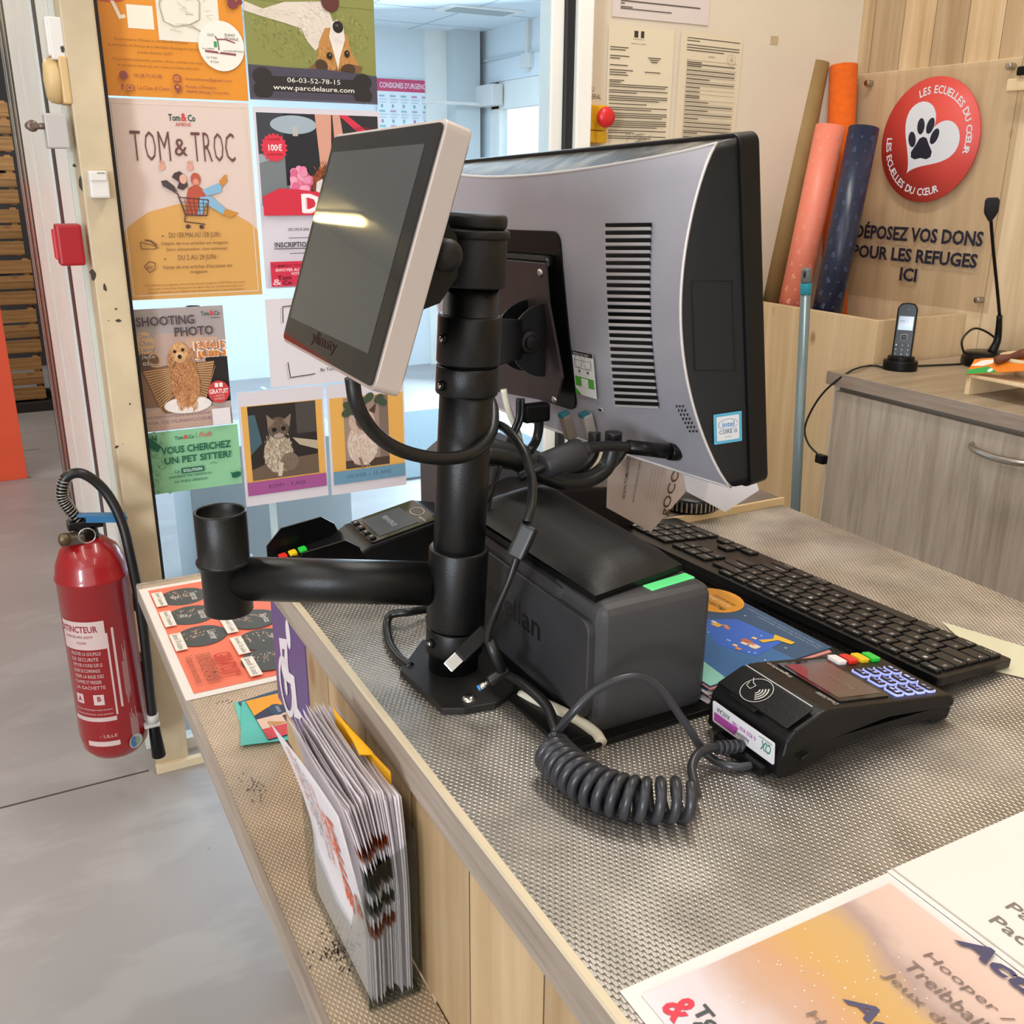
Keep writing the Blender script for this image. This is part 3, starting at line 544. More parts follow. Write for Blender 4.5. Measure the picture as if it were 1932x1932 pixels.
# pet sitter card
s = poster(.284, .490, .682, .829, '#8ec79b')
for k in range(40): s.E(random.random()*.16+.02, random.random(), .02, .03, '#84bb8f')
DG = '#17604a'
shop_logo(s, .29, .085, .5, .145, DG); s.L([(.525, .05), (.525, .16)], .003, DG); s.X('Prollc', .555, .06, .7, .14, '#d34f57', .01, .3)
s.X('VOUS CHERCHEZ', .13, .24, .90, .36, DG, .025); s.X('UN PET SITTER?', .155, .41, .895, .525, DG, .025)
s.X('La', .255, .625, .305, .68, DG); s.R(.325, .61, .575, .70, DG); s.X('SOLUTION', .345, .63, .555, .68, '#d8efdc', .02); s.X('pendant les vacances', .185, .71, .655, .775, DG); s.X('ou votre absence', .235, .79, .6, .845, DG)
s.G([(0, .05), (.07, .12), (.12, .2), (.145, .235), (.12, .25), (.1, .31), (.05, .26), (0, .2)], DG); s.G([(.04, .1), (.055, .03), (.075, .1)], DG); s.G([(.07, .1), (.1, .02), (.1, .13)], DG)
s.E(.93, .83, .055, .05, DG, .3); s.G([(.86, .78), (.9, .79), (.9, .85)], DG); s.L([(.975, .86), (1, .78), (.985, .72)], .004, DG); s.L([(.64, .6), (.68, .57), (.72, .6)], .006, DG)
tag(s.make('poster'), 'small green pet sitter card stuck below the puppy poster', 'poster')

# white framed sheet
s = poster(.577, .920, .908, 1.116, '#dcd6da')
for p_ in ([(.115, .27), (.12, .09), (.3, .075)], [(.13, .72), (.14, .9), (.32, .88)], [(.7, .08), (.88, .1), (.885, .3)], [(.88, .7), (.87, .88), (.7, .89)]): s.L(p_, .006, '#2a2730'); s.L([(a[0]-.015, a[1]+.015) for a in p_], .003, '#b79a9f')
s.X('By Tom&Co', .36, .82, .53, .87, '#2a2730')
tag(s.make('poster'), 'white sheet with sketched corner marks, below the pink poster', 'poster')

# the two cat cards
def catcard(x0, x1, z0, z1, bar, nm, photo):
    s = poster(x0, x1, z0, z1, '#d9d2d8')
    s.R(.03, .12, .98, .79, '#e3ac58')
    photo(s)
    s.R(.03, .785, .98, .905, bar); return s
def romy(s):
    s.R(.1, .125, .9, .775, '#2a2422'); s.R(.66, .125, .9, .4, '#4a4440'); s.G([(.1, .2), (.18, .2), (.24, .45), (.1, .55)], '#45606c'); s.G([(.1, .775), (.1, .68), (.35, .62), (.9, .6), (.9, .775)], '#6a5848'); s.G([(.6, .43), (.9, .48), (.9, .56), (.68, .5)], '#b7a890')
    s.E(.42, .56, .17, .17, '#a6957f'); s.F(.42, .52, .17, .2, -1.5, ['#c7b8a2', '#a18e78', '#dacdb9', '#877564', '#e3d8c6'], 230, .07, .009, .5)
    s.E(.55, .64, .11, .08, '#7d6b5c'); s.F(.55, .64, .1, .07, -1.2, ['#8a7766', '#6a5848'], 50, .05, .008)
    s.E(.44, .33, .13, .095, '#5f5044'); s.F(.44, .32, .12, .08, -1.5, ['#6f5f52', '#4b3f36', '#857363'], 110, .04, .008, .9)
    s.G([(.32, .33), (.31, .205), (.4, .27)], '#8a7464'); s.G([(.5, .27), (.6, .215), (.575, .33)], '#8a7464'); s.E(.39, .345, .028, .02, '#191310'); s.E(.5, .34, .028, .02, '#191310'); s.E(.445, .375, .016, .01, '#8d6a5c'); s.E(.44, .4, .06, .02, '#a8978a'); s.L([(.42, .76), (.45, .64)], .05, '#cdbfa9')
def oliver(s):
    s.R(.2, .13, .78, .775, '#9c8578'); s.R(.2, .7, .78, .775, '#4a3a33'); s.R(.66, .13, .78, .7, '#7d6a60')
    s.E(.43, .56, .2, .2, '#d2bdae'); s.F(.43, .55, .19, .2, -1.5, ['#e0cdbf', '#c7ae9d', '#eadccf', '#b59a88'], 200, .07, .01, .6)
    s.E(.43, .35, .17, .12, '#c3a898'); s.F(.43, .34, .16, .1, -1.5, ['#d6c0b0', '#b79b89'], 90, .05, .009); s.E(.45, .34, .1, .085, '#5d4739'); s.F(.45, .35, .1, .08, -1.5, ['#6b5344', '#4b382d', '#7d6352'], 80, .04, .008)
    s.G([(.3, .29), (.3, .2), (.4, .26)], '#4b382d'); s.G([(.52, .26), (.62, .2), (.6, .29)], '#4b382d'); s.E(.41, .32, .022, .016, '#b8d3dd'); s.E(.5, .32, .022, .016, '#b8d3dd')
    for x, y in ((.26, .2), (.33, .15), (.44, .17), (.53, .14), (.66, .16), (.7, .19), (.24, .26)): s.E(x, y, .07, .035, '#3f4f3a', random.uniform(-1, 1))
    s.L([(.42, .78), (.38, .68)], .03, '#8d6f5c')
s = catcard(.495, .703, .62, .903, '#a2548f', 'ROMY', romy); s.X('ROMY – 3 ANS', .28, .825, .72, .86, '#5b3160')
tag(s.make('poster'), 'cat card with a purple caption bar, left of the pair on the glass', 'poster')
s = catcard(.712, .916, .618, .902, '#6a94ae', 'OLIVER', oliver); s.X('OLIVER – 15 ANS', .2, .825, .79, .86, '#40627c')
tag(s.make('poster'), 'cat card with a blue caption bar, right of the pair on the glass', 'poster')

# lobby notice
x0, x1 = at(712, 200, 1, 6.985).x, at(818, 200, 1, 6.985).x; zt = at(760, 150, 1, 6.985).z
s = Sheet((x0, 6.985, zt-.62), (1, 0, 0), (0, 0, 1), x1-x0, .62, ink('#e9edf0'))
s.R(0, 0, 1, .13, '#d0406a'); s.X("CONSIGNES D'URGENCE", .05, .035, .9, .095, '#f3e6ec', .01)
for r in range(5):
    for c in range(5):
        x = .03+.19*c; y = .17+.16*r; s.R(x, y, x+.1, y+.02, random.choice(['#a9b4bd', '#c7d6d8', '#8fc0bd', '#c79aa8'])); s.R(x, y+.04, x+.15, y+.05, '#c3ccd3'); s.R(x, y+.07, x+.12, y+.08, '#c3ccd3'); s.E(x+.05, y+.115, .02, .02, random.choice(['#7fb3b0', '#b98a98', '#9aa7b2']))
tag(s.make('notice_poster'), 'emergency instructions poster with a red header on the lobby wall', 'poster')

# papers on the cream wall
def letter(s, rows, c='#4b4540'):
    for x0, y0, x1, w in rows: s.R(x0, y0, x1, y0+w, c)
def wpaper(x0, x1, z0, z1, col='#d8cdb6', rot=0):
    return Sheet((x0, 2.357, z0), (math.cos(rot), 0, math.sin(rot)), (-math.sin(rot), 0, math.cos(rot)), x1-x0, z1-z0, ink(col))
s = wpaper(1.548, 1.864, 1.785, 1.99, '#d5c9c3'); s.R(.08, .30, .92, .305, '#6a605c'); letter(s, [(.08, .42, .9, .012), (.08, .47, .22, .012), (.08, .62, .6, .012)], '#7a706b'); s.L([(.2, .2), (.24, .1), (.27, .22), (.3, .12)], .004, '#9a908b')
s.R(.08, .80, .9, .815, '#57504c'); s.R(.08, .87, .2, .882, '#57504c'); s.R(.08, .83, .12, .842, '#57504c'); s.R(.08, .89, .6, .902, '#57504c')
tag(s.make('paper_sheet'), 'blank form sheet highest on the cream wall, cut by the frame', 'paper')
s = wpaper(1.54, 1.752, 1.47, 1.765, '#dccfb4')
s.R(.38, .03, .44, .085, '#333333'); s.R(.48, .03, .53, .085, '#333333'); s.X('RÉPUBLIQUE', .37, .092, .53, .104, '#6b6358'); s.X('PRÉFET DE LA SOMME', .34, .128, .56, .14, '#6b6358')
for k, (a, y, b2) in enumerate([(.03, .17, .3), (.03, .19, .26), (.03, .24, .32), (.03, .26, .18), (.03, .315, .3), (.03, .355, .38), (.03, .375, .28), (.03, .395, .31), (.6, .24, .8), (.63, .257, .77), (.65, .274, .75), (.56, .36, .8), (.03, .44, .25), (.03, .455, .2)]): s.R(a, y, b2, y+.008, '#5a5248')
y = .475
for blk in (2, 2, 3, 1, 2, 3, 4, 2, 2):
    for k in range(blk): s.R(.03, y, .93 if k < blk-1 else random.uniform(.25, .9), y+.008, '#5a5248'); y += .017
    y += .014
s.X('Le Préfet', .3, .885, .6, .9, '#5a5248'); s.L([(.3, .97), (.35, .92), (.5, .9), (.62, .94), (.45, .96), (.7, .9)], .004, '#5a5248'); s.L([(.55, .88), (.5, .95)], .004, '#5a5248')
tag(s.make('paper_sheet'), 'official letter with a black crest pinned beside the emergency button', 'paper')
s = wpaper(1.768, 1.985, 1.468, 1.768, '#d9cbb0', -.02)
y = .05
for k, b2 in enumerate((.95, .3, .95, .95, .7)): s.R(.1, y, b2, y+.008, '#5a5248'); y += .022 if k != 1 else .035
s.E(.83, .205, .075, .05, '#c3b69c'); s.E(.83, .205, .06, .04, '#d9cbb0'); s.G([(.79, .22), (.83, .17), (.87, .22)], '#b5a88e')
s.X('ANNEXE', .45, .19, .56, .202, '#5a5248')
y = .235
while y < .97:
    s.R(.11, y, .92, y+.003, '#8a8070'); n = random.choice((1, 1, 2, 3)); y += .014
    for k in range(n): s.R(.12, y, random.choice((.9, .9, .35, .5)), y+.009, '#5a5248'); y += .016
    y += .006
tag(s.make('paper_sheet'), 'tabulated form sheet to the right of the official letter', 'paper')

# emergency stop
q = at(1123, 232, 1, 2.34); t = thing('emergency_stop', 'yellow emergency stop box with a red mushroom button on the cream wall', 'button', (q.x, 2.36, q.z))
YEL = mat('yellow_plastic', '#d9a514', .4)
m = MB(); m.box((q.x, 2.34, q.z+.012), (.052, .04, .062), YEL, .004); m.box((q.x, 2.34, q.z-.035), (.052, .04, .03), YEL, .004); m.make('housing', t)
m = MB(); T = frame((q.x+.004, 2.32, q.z+.012), (1, 0, 0), (0, 0, 1)); m.lathe([(.013, 0), (.013, .015), (.024, .018), (.026, .026), (.022, .034), (.01, .038), (0, .0385)], mat('red_button', '#d0242a', .35), T, 28); m.make('button', t)
m = MB(); T = frame((q.x-.03, 2.3592, q.z+.06), (1, 0, 0), (0, 0, 1)); m.text('AU', .018, .018, .036, .030, ink('#5a5248'), T, 0); m.text('GENERAL', .004, 0, .058, .012, ink('#5a5248'), T, 0); m.make('lettering', t)

# collection box
t = thing('collection_box', 'open pine box in the corner holding the rolls', 'box', (2.26, 2.1, 0))
m = MB(); m.bx((2.08, 1.835, 0), (2.10, 2.355, 1.036), PINE, .0015); m.make('front_panel', t)
m = MB(); m.bx((2.10, 1.835, 0), (2.4245, 1.855, 1.036), PINEX, .0015); m.make('side_panel', t)
m = MB(); m.bx((2.10, 1.855, .885), (2.4245, 2.355, .90), PINE); m.make('floor_panel', t)
# rolls
def roll(pb, pt, r, m_, label, motif=None, inner=None):
    pb = V(pb); pt = V(pt); o = MB(); T = axis_frame(pb, pt); h = (pt-pb).length
    o.lathe([(r*.35, 0), (r, 0), (r, h), (r*.9, h+.0005), (r*.45, h-.002), (r*.45, h-.06), (0, h-.06)], m_, T, 40)
    if motif:
        rr = random.Random(4); row = 0; z = h*.2
        while z < h-.03:
            for k in range(9):
                a0 = 2*PI*(k+.5*(row % 2))/9; ch = 'x' if (k+row) % 2 else '&'; vs, fs = text_geo(ch, .01, 0); sz = .022 if ch == '&' else .013
                rt = rr.uniform(-.6, .6); c, d = math.cos(rt), math.sin(rt); pts = []
                for v in vs:
                    x, y = (v[0]-.3)*sz, (v[1]-.3)*sz; x, y = x*c-y*d, x*d+y*c; a = a0+x/r; pts.append((math.cos(a)*(r+.0004), math.sin(a)*(r+.0004), z+y))
                o.add(pts, fs, motif, T)
            z += .036; row += 1
    e = thing('paper_roll', label, 'roll', pb, 'rolls leaning in the pine box'); o.make('wound_sheet', e); return e
def roll2(p0, x0_, p1, x1_, r, *a):
    a0 = at(p0[0], p0[1], 0, x0_); a1 = at(p1[0], p1[1], 0, x1_); d_ = a1-a0; roll(a0+d_*((.915-a0.z)/d_.z), a1, r, *a)
roll2((1457, 565), 2.185, (1543, 118), 2.30, .034, mat('kraft_paper', '#8d7144', .7, noise_amt=.08, nscale=20), 'brown kraft roll leaning in the pine box, farthest left of the tall ones')
roll2((1572, 590), 2.325, (1592, 124), 2.352, .040, mat('orange_felt', '#d95f06', .95, noise_amt=.1, nscale=60, bump=.4, bscale=900), 'fuzzy orange roll at the back behind the salmon and navy rolls')
roll2((1497, 570), 2.152, (1567, 238), 2.235, .042, mat('salmon_wrap', '#e8836b', .4), 'salmon pink wrapping roll leaning beside the navy roll', mat('salmon_motif', '#ee9a84', .4))
roll2((1561, 585), 2.16, (1630, 242), 2.26, .042, mat('navy_wrap', '#1d2740', .3), 'navy blue wrapping roll with pale motifs, rightmost in the box', mat('navy_motif', '#3a4768', .35))
roll2((1432, 570), 2.12, (1413, 492), 2.11, .014, mat('pearl_pink_wrap', '#e0b9a6', .3), 'thin pearly pink roll half hidden behind the monitor edge')

# donation sign
PX = 2.415
t = thing('acrylic_sign', 'clear acrylic donation sign with a red paw disc on the pine wall', 'sign', (PX, 2.05, 1.05))
T = frame((PX, 2.335, 1.045), (0, -1, 0), (0, 0, 1))      # x runs towards the camera side, y up, z out of the wall
m = MB(); m.box((.285, .32, -.0025), (.57, .64, .005), ACRYL, .001, T); m.make('clear_panel', t)
def pp(px, py): q = at(px, py, 0, PX); return (2.335-q.y, q.z-1.045)
c = pp(1755, 265); m = MB(); R0 = .165
m.lathe([(0, .004), (R0, .004), (R0, .008), (0, .008)], mat('red_disc', '#d2483f', .5), T @ Matrix.Translation((c[0], c[1], 0)), 64)
hz = .0084; WH = ink('#d8dade'); NV = ink('#1d2130')
hp = []
for k in range(60):
    a = 2*PI*k/60; x = 16*math.sin(a)**3; y = 13*math.cos(a)-5*math.cos(2*a)-2*math.cos(3*a)-math.cos(4*a); x, y = x*.0064, y*.0064
    ro = -.55; hp.append((c[0]+x*math.cos(ro)-y*math.sin(ro)-.004, c[1]+x*math.sin(ro)+y*math.cos(ro)+.004))
m.poly(hp, WH, T, hz)
pc = (c[0]-.018, c[1]-.012)
pad = [(-.034, -.032), (-.02, -.038), (0, -.034), (.02, -.038), (.034, -.032), (.036, -.018), (.022, .002), (.012, .018), (0, .022), (-.012, .018), (-.022, .002), (-.036, -.018)]
m.poly([(pc[0]+a, pc[1]+b) for a, b in pad], NV, T, hz+.0003)
for a, b, ro in ((-.038, .016, .3), (-.013, .05, .1), (.019, .05, -.25), (.038, .022, -.4)): m.ell(pc[0]+a, pc[1]+b, .0125, .0215, NV, T, hz+.0003, ro)
def arc_text(tx, r, a_mid, span, flip):
    geo = [text_geo(chh, .02, 0) for chh in tx if chh != ' ']
    ws = []
    for chh in tx:
        if chh == ' ': ws.append(.45); continue
        vs, _ = text_geo(chh, .02, 0); ws.append(max(v[0] for v in vs)-min(v[0] for v in vs)+.16)
    tot = sum(ws); acc = 0
    for chh, w in zip(tx, ws):
        fr_ = (acc+w/2)/tot; acc += w
        if chh == ' ': continue
        a = a_mid+span*(.5-fr_)*(1 if not flip else -1); vs, fs = text_geo(chh, .02, 0); x0 = min(v[0] for v in vs); x1 = max(v[0] for v in vs)
        sz = .0285; th = a-PI/2 if not flip else a+PI/2; ct, s_ = math.cos(th), math.sin(th); bx_, by_ = c[0]+r*math.cos(a), c[1]+r*math.sin(a)
        m.add([(bx_+((v[0]-(x0+x1)/2)*ct-(v[1]-.35)*s_)*sz*.9, by_+((v[0]-(x0+x1)/2)*s_+(v[1]-.35)*ct)*sz, hz) for v in vs], fs, WH, T)
arc_text('LES ECUELLES DU CŒUR', .132, math.radians(48), math.radians(130), False)
arc_text('LES ECUELLES DU CŒUR', .137, math.radians(235), math.radians(118), True)
m.make('paw_disc', t)
m = MB(); LT = mat('navy_letters', '#20202e', .5)
for tx, l, r_, b_, h_ in (('DÉPOSEZ VOS DONS', 1612, 1853, 466, 33), ('POUR LES REFUGES', 1606, 1842, 507, 33), ('ICI', 1697, 1728, 533, 24)):
    a = pp(l, b_-10); d_ = pp(r_, b_); hh = .039 if tx != 'DÉPOSEZ VOS DONS' else .05
    base = d_[1]; m.text(tx, a[0], base, d_[0], base+hh, LT, T, .0005, .034)
m.make('lettering', t)
for px, py in ((1640, 157), (1908, 125), (1848, 566)):
    q = pp(px, py); m = MB(); m.cyl((q[0], q[1], -.024), (q[0], q[1], .014), .0085, STL, None, 20, .0015, True, T); m.make('standoff', t)

# cabinet
t = thing('cabinet', 'low grey oak cabinet with a bow handle behind the counter', 'cabinet', (2.17, 1.2, 0))
m = MB(); m.bx((1.932, -.6, .05), (2.424, 1.80, .885), mat('cabinet_carcass', '#8c8175', .6)); m.bx((1.93, 1.8, .0), (2.424, 1.818, .885), mat('white_melamine', '#dad7d0', .5)); m.make('body', t)
m = MB(); m.bx((1.912, -.6, .07), (1.93, .30, .872), LAM, .001); m.make('door', t)
m = MB(); m.bx((1.912, .305, .07), (1.93, 1.797, .872), LAM, .001); dr = m.make('door', t)
h0 = at(1832, 838, 0, 1.905); m = MB(); hy = h0.y
m.tube([(1.912, hy, .832), (1.895, hy-.008, .829), (1.879, hy-.04, .826), (1.874, hy-.09, .824), (1.879, hy-.14, .826), (1.895, hy-.172, .829), (1.912, hy-.18, .832)], lambda f: .0045+.0035*math.sin(PI*f), STL, 12)
m.make('handle', dr)
m = MB(); m.bx((1.903, -.6, .886), (2.4245, 1.824, .921), LAMT, .0015); m.bx((1.9022, -.6, .887), (1.9032, 1.824, .9195), LAME); m.make('worktop', t)

# broom handle
a = at(1500, 970, 0, 1.84); b_ = at(1522, 512, 0, 1.80); dv = (b_-a); bot = a-dv*(a.z/dv.z)
t = thing('broom_handle', 'grey metal broom stick with a teal collar leaning by the cabinet', 'broom', bot)
def lp(z): return bot+dv*(z/dv.z)
zt = b_.z
m = MB(); m.cyl(lp(0), lp(zt-.055), .0128, mat('steel_blue_pole', '#76868a', .3, .3), None, 24); m.make('pole', t)
m = MB(); m.cyl(lp(zt-.055), lp(zt-.028), .0138, mat('teal_collar', '#1f93aa', .4), None, 24, .001); m.make('collar', t)
m = MB(); m.cyl(lp(zt-.028), lp(zt+.008), .0138, mat('grey_grip', '#6b7272', .45), .0125, 24, .004); hq = lp(zt-.006)+V((-.0125, -.006, 0)); m.sph(hq, .006, GASK, (.5, .6, 1.5)); m.make('grip', t)

# cordless phone
pb_ = at(1697, 697, 2, .922); t = thing('cordless_phone', 'black cordless phone standing in its charging dock on the cabinet', 'phone', (pb_.x, pb_.y, .921))
u = V((.62, -.78, 0)).normalized(); n_ = V((u.y, -u.x, 0)); 
m = MB(); T = frame((pb_.x, pb_.y+.012, .921), u, (-n_.x, -n_.y, 0)) 
T = Matrix.Translation((pb_.x, pb_.y, .921)) @ frame((0, 0, 0), u, V((0, 0, 1)).cross(u))
rr = [(.043*math.cos(2*PI*k/28)*(1 if abs(math.cos(2*PI*k/28)) < .9 else 1), .034*math.sin(2*PI*k/28)) for k in range(28)]
m.prism(rr, .026, BLKS, T, .006); m.prism([(a*.78, b*.72) for a, b in rr], .036, BLKS, T, .003); m.make('dock', t)
up_ = (V((0, 0, 1))-n_*.14).normalized(); hT = frame(V((pb_.x, pb_.y, .935))+n_*.004, u, up_)
W2, HH = .0245, .158
pts = [(-W2, .006), (-W2+.006, 0), (W2-.006, 0), (W2, .006), (W2, HH-.014), (W2-.008, HH-.002), (0, HH), (-W2+.008, HH-.002), (-W2, HH-.014)]
m = MB(); m.prism(pts, .022, BLKS, hT @ Matrix.Translation((0, 0, -.022)), .004); m.ell(.003, HH-.016, .004, .002, mat('earpiece', '#3a3a3a', .4), hT, .0003); hs = m.make('handset', t)
m = MB(); m.box((0, .106, .0006), (.037, .036, .0012), mat('phone_display', '#20303a', .15), .0005, hT); m.text('INT 1', -.014, .108, .004, .113, ink('#5f8190'), hT, .0014); m.box((0, .094, .0013), (.035, .007, .0004), mat('phone_softkeys', '#6f97a6', .2), 0, hT); m.make('screen', hs)
m = MB(); m.box((0, .071, .0015), (.017, .017, .003), mat('nav_ring', '#a8a8a8', .3, .6), .0035, hT); m.box((0, .071, .003), (.012, .012, .002), BLKS, .002, hT); m.make('navigation_key', hs)
for r_ in range(4):
    for cc in range(3):
        m = MB(); x, y = (cc-1)*.0145, .05-.0115*r_; m.box((x, y, .0006), (.011, .008, .0015), BLKS, .0005, hT); ch = '123456789*0#'[r_*3+cc]; m.text(ch, x-.003, y-.002, x, y+.0025, ink('#c9c9c9'), hT, .0015); m.make('key', hs)
# phone cable
m = MB(); cb = [(pb_.x+.02, pb_.y+.02, .926), (pb_.x+.08, pb_.y+.0, .925), (pb_.x+.2, pb_.y-.03, .925)]
m.tube(cb, .0028, CABLE, 8); c2 = [(pb_.x-.03, pb_.y+.02, .926), at(1640, 690, 2, .925), at(1600, 703, 0, 1.915), at(1550, 745, 0, 1.90), at(1520, 800, 0, 1.895), at(1524, 835, 0, 1.9), at(1548, 862, 0, 1.91)]
m.tube(c2, .0028, CABLE, 8); e = at(1552, 866, 0, 1.912); m.box((e.x+.008, e.y+.012, e.z-.004), (.02, .03, .024), BLKS, .004)
tag(m.make('phone_cable'), 'thin black phone cord curving off the cabinet edge', 'cable')

# desk microphone
mx, my = 2.352, 1.685; t = thing('desk_microphone', 'black gooseneck microphone on a round base on the cabinet', 'microphone', (mx, my, .921))
m = MB(); m.lathe([(0, 0), (.07, 0), (.073, .006), (.073, .022), (.066, .034), (.03, .038), (0, .039)], BLKS, Matrix.Translation((mx, my, .921)), 40); m.make('base', t)
st = [V((mx, my, .955)), at(1882, 640, 1, my), at(1886, 595, 1, my), at(1881, 540, 1, my), at(1874, 470, 1, my), at(1869, 408, 1, my)]
m = MB(); m.tube(st[2:], .0042, BLKS, 10); m.make('gooseneck', t)
m = MB(); m.tube([(mx, my, .955), st[1], st[2]], lambda f: .012-.005*f, BLKS, 14); m.make('neck_collar', t)
m = MB(); hp0 = st[-1]; m.lathe([(.004, -.012), (.014, .004), (.017, .012), (.017, .038), (.013, .044), (0, .045)], mat('foam_windscreen', '#141414', .9), axis_frame(hp0, hp0+V((-.004, 0, .05))), 24); m.make('windscreen', t)
m = MB(); m.tube([(mx-.035, my+.05, .935), (mx-.06, my+.05, .985), (mx-.02, my+.045, 1.015), (mx+.03, my+.02, .99), (mx+.02, my+.01, .962)], .0028, CABLE, 8); m.make('cable_loop', t)

# tray, bowl, treat
q = at(1818, 744, 2, .921); t = thing('wooden_tray', 'small pine tray stand at the right end of the cabinet top', 'tray', (q.x+.08, q.y-.08, .921))
m = MB(); m.bx((q.x, q.y-.012, .921), (q.x+.2, q.y, .962), PINE, .002); m.make('leg_panel', t)
m = MB(); m.bx((q.x, q.y-.26, .921), (q.x+.2, q.y-.248, .962), PINE, .002); m.make('leg_panel', t)
m = MB(); m.bx((q.x, q.y-.26, .962), (q.x+.2, q.y, .970), PINE, .002); m.make('top', t)
m = MB(); bc = (q.x+.105, q.y-.10, .970); m.lathe([(0, 0), (.04, 0), (.075, .03), (.082, .045), (.079, .046), (.07, .03), (.036, .006), (0, .005)], mat('cream_bowl', '#ddc69e', .4), Matrix.Translation(bc), 40)
tag(m.make('bowl'), 'cream bowl on the pine tray stand', 'bowl')
c0 = at(1818, 700, 0, q.x-.004); 
t = thing('treat_packet', 'orange and green treat card propped against the bowl', 'packet', c0)
TT = frame(at(1822, 706, 0, q.x-.006), V((.12, -.98, .22)), V((.75, .1, .6)))
m = MB(); m.box((.1, .025, -.001), (.2, .05, .002), ink('#e07a1c'), 0, TT); m.poly([(0, 0), (.075, 0), (.045, .022), (0, .014)], ink('#2f9a46'), TT, .0004); m.poly([(.0, .028), (.03, .024), (.05, .03), (.055, .045), (.02, .043)], ink('#e9dfcf'), TT, .0004); m.ell(.055, .008, .006, .006, ink('#d8efdc'), TT, .0006); m.make('card', t)
m = MB(); pth = [TT @ V(x) for x in ((.06, .03, .008), (.1, .04, .01), (.15, .05, .012), (.2, .058, .01))]; m.tube(pth, lambda f: .0085+.002*math.sin(f*17), mat('chew_stick', '#6a3a22', .6, noise_amt=.3, nscale=90), 10); m.make('chew_stick', t)
# hanger hook beside the sign
q = at(1915, 160, 0, 2.38); t = thing('clothes_hanger', 'pale wooden hanger bar with a black clip beside the acrylic sign', 'hanger', (q.x, q.y, q.z))
m = MB(); m.box((q.x, q.y-.08, q.z), (.014, .2, .03), PINE, .004); m.make('bar', t)
m = MB(); m.box((q.x-.012, q.y-.035, q.z+.03), (.012, .05, .022), BLKS, .005); m.make('clip', t)
m = MB(); m.tube([(q.x, q.y-.03, q.z+.015), (q.x, q.y-.03, q.z+.05), (q.x+.02, q.y-.02, q.z+.072), (q.x+.03, q.y-.005, q.z+.06)], .0018, STL, 8); m.make('hook', t)

# ------------------------------------------------------------------ devices on the post
def dev(name, px0, py0, px1, py1, depth, m_, label, cat, y=2.19, bev=.004, side=True):
    a = at(px0, py0, 1, y); b = at(px1, py1, 1, y); m = MB(); z0, z1 = min(a.z, b.z), max(a.z, b.z)
    m.bx((min(a.x, b.x), y, z0), (max(a.x, b.x), y+depth, z1), m_, bev); return m, a, b
t = thing('wall_sounder', 'cream rounded alarm sounder on the side of the post', 'alarm', (.2, 2.25, 1.55))
a = at(97, 152, 1, 2.25); SO = mat('aged_ivory', '#cfb07c', .45)
m = MB(); m.lathe([(0, 0), (.030, 0), (.032, .006), (.030, .02), (.024, .027), (0, .03)], SO, frame((.196, 2.25, a.z), (0, -1, 0), (0, 0, 1)) @ Matrix.Scale(1.35, 4, (0, 1, 0)) , 32); m.make('dome', t)
m = MB(); m.box((.203, 2.25, a.z), (.016, .062, .086), SO, .004); m.make('base', t)
m, a, b = dev('x', 82, 30, 108, 106, .05, WHT, '', '', 2.225); m.bx((.185, 2.222, a.z-.075), (.21, 2.29, a.z), WHT, .003)
tag(m.make('contact_box'), 'white slim box topmost on the side of the post', 'switch box')
t = thing('key_switch', 'grey key switch with its key left in, on the post side', 'key switch', (.17, 2.24, 1.46))
m, a, b = dev('x', 82, 213, 133, 280, .06, GRYP, '', '', 2.22, .003); m.make('housing', t)
m = MB(); kx, kz = a.x-.002, at(76, 238, 1, 2.235).z; BRS = mat('worn_brass', '#75645a', .4, .6); m.cyl((kx+.006, 2.235, kz), (kx-.01, 2.235, kz), .006, BRS, None, 14); m.prism([(-.012, -.003), (0, -.004), (0, .004), (-.012, .003)], .003, BRS, frame((kx-.008, 2.2335, kz), (1, 0, 0), (0, 0, 1))); m.ell(kx-.022, kz, .012, .009, BRS, frame((0, 2.2335, 0), (1, 0, 0), (0, 0, 1)), .0); 
m.lathe([(.004, -.0015), (.011, -.0015), (.011, .0015), (.004, .0015)], BRS, frame((kx-.020, 2.234, kz), (1, 0, 0), (0, 0, 1)), 20); m.make('key', t)
t = thing('fire_call_point', 'red fire alarm call point on the side of the post', 'alarm', (.17, 2.24, 1.25))
m, a, b = dev('x', 104, 424, 163, 501, .06, RED, '', '', 2.218, .005); m.make('housing', t)
m = MB(); m.bx((a.x-.006, 2.226, b.z+.012), (a.x+.004, 2.268, a.z-.01), mat('red_frame', '#c22430', .4), .003); m.make('push_plate', t)
t = thing('wall_switch', 'small off-white switch box on the front of the post', 'switch', (.24, 2.22, 1.37))
a = at(166, 322, 1, 2.19); b = at(209, 374, 1, 2.19); m = MB(); m.bx((a.x, 2.19, b.z), (b.x, 2.222, a.z), WHT, .004); m.make('housing', t)
m = MB(); m.bx((a.x+.002, 2.187, a.z-.019), (b.x-.003, 2.191, a.z-.002), WHT, .002); m.bx((a.x+.016, 2.1865, a.z-.0055), (b.x-.006, 2.188, a.z-.003), mat('slot_grey', '#8d8781', .5)); m.make('lid', t)

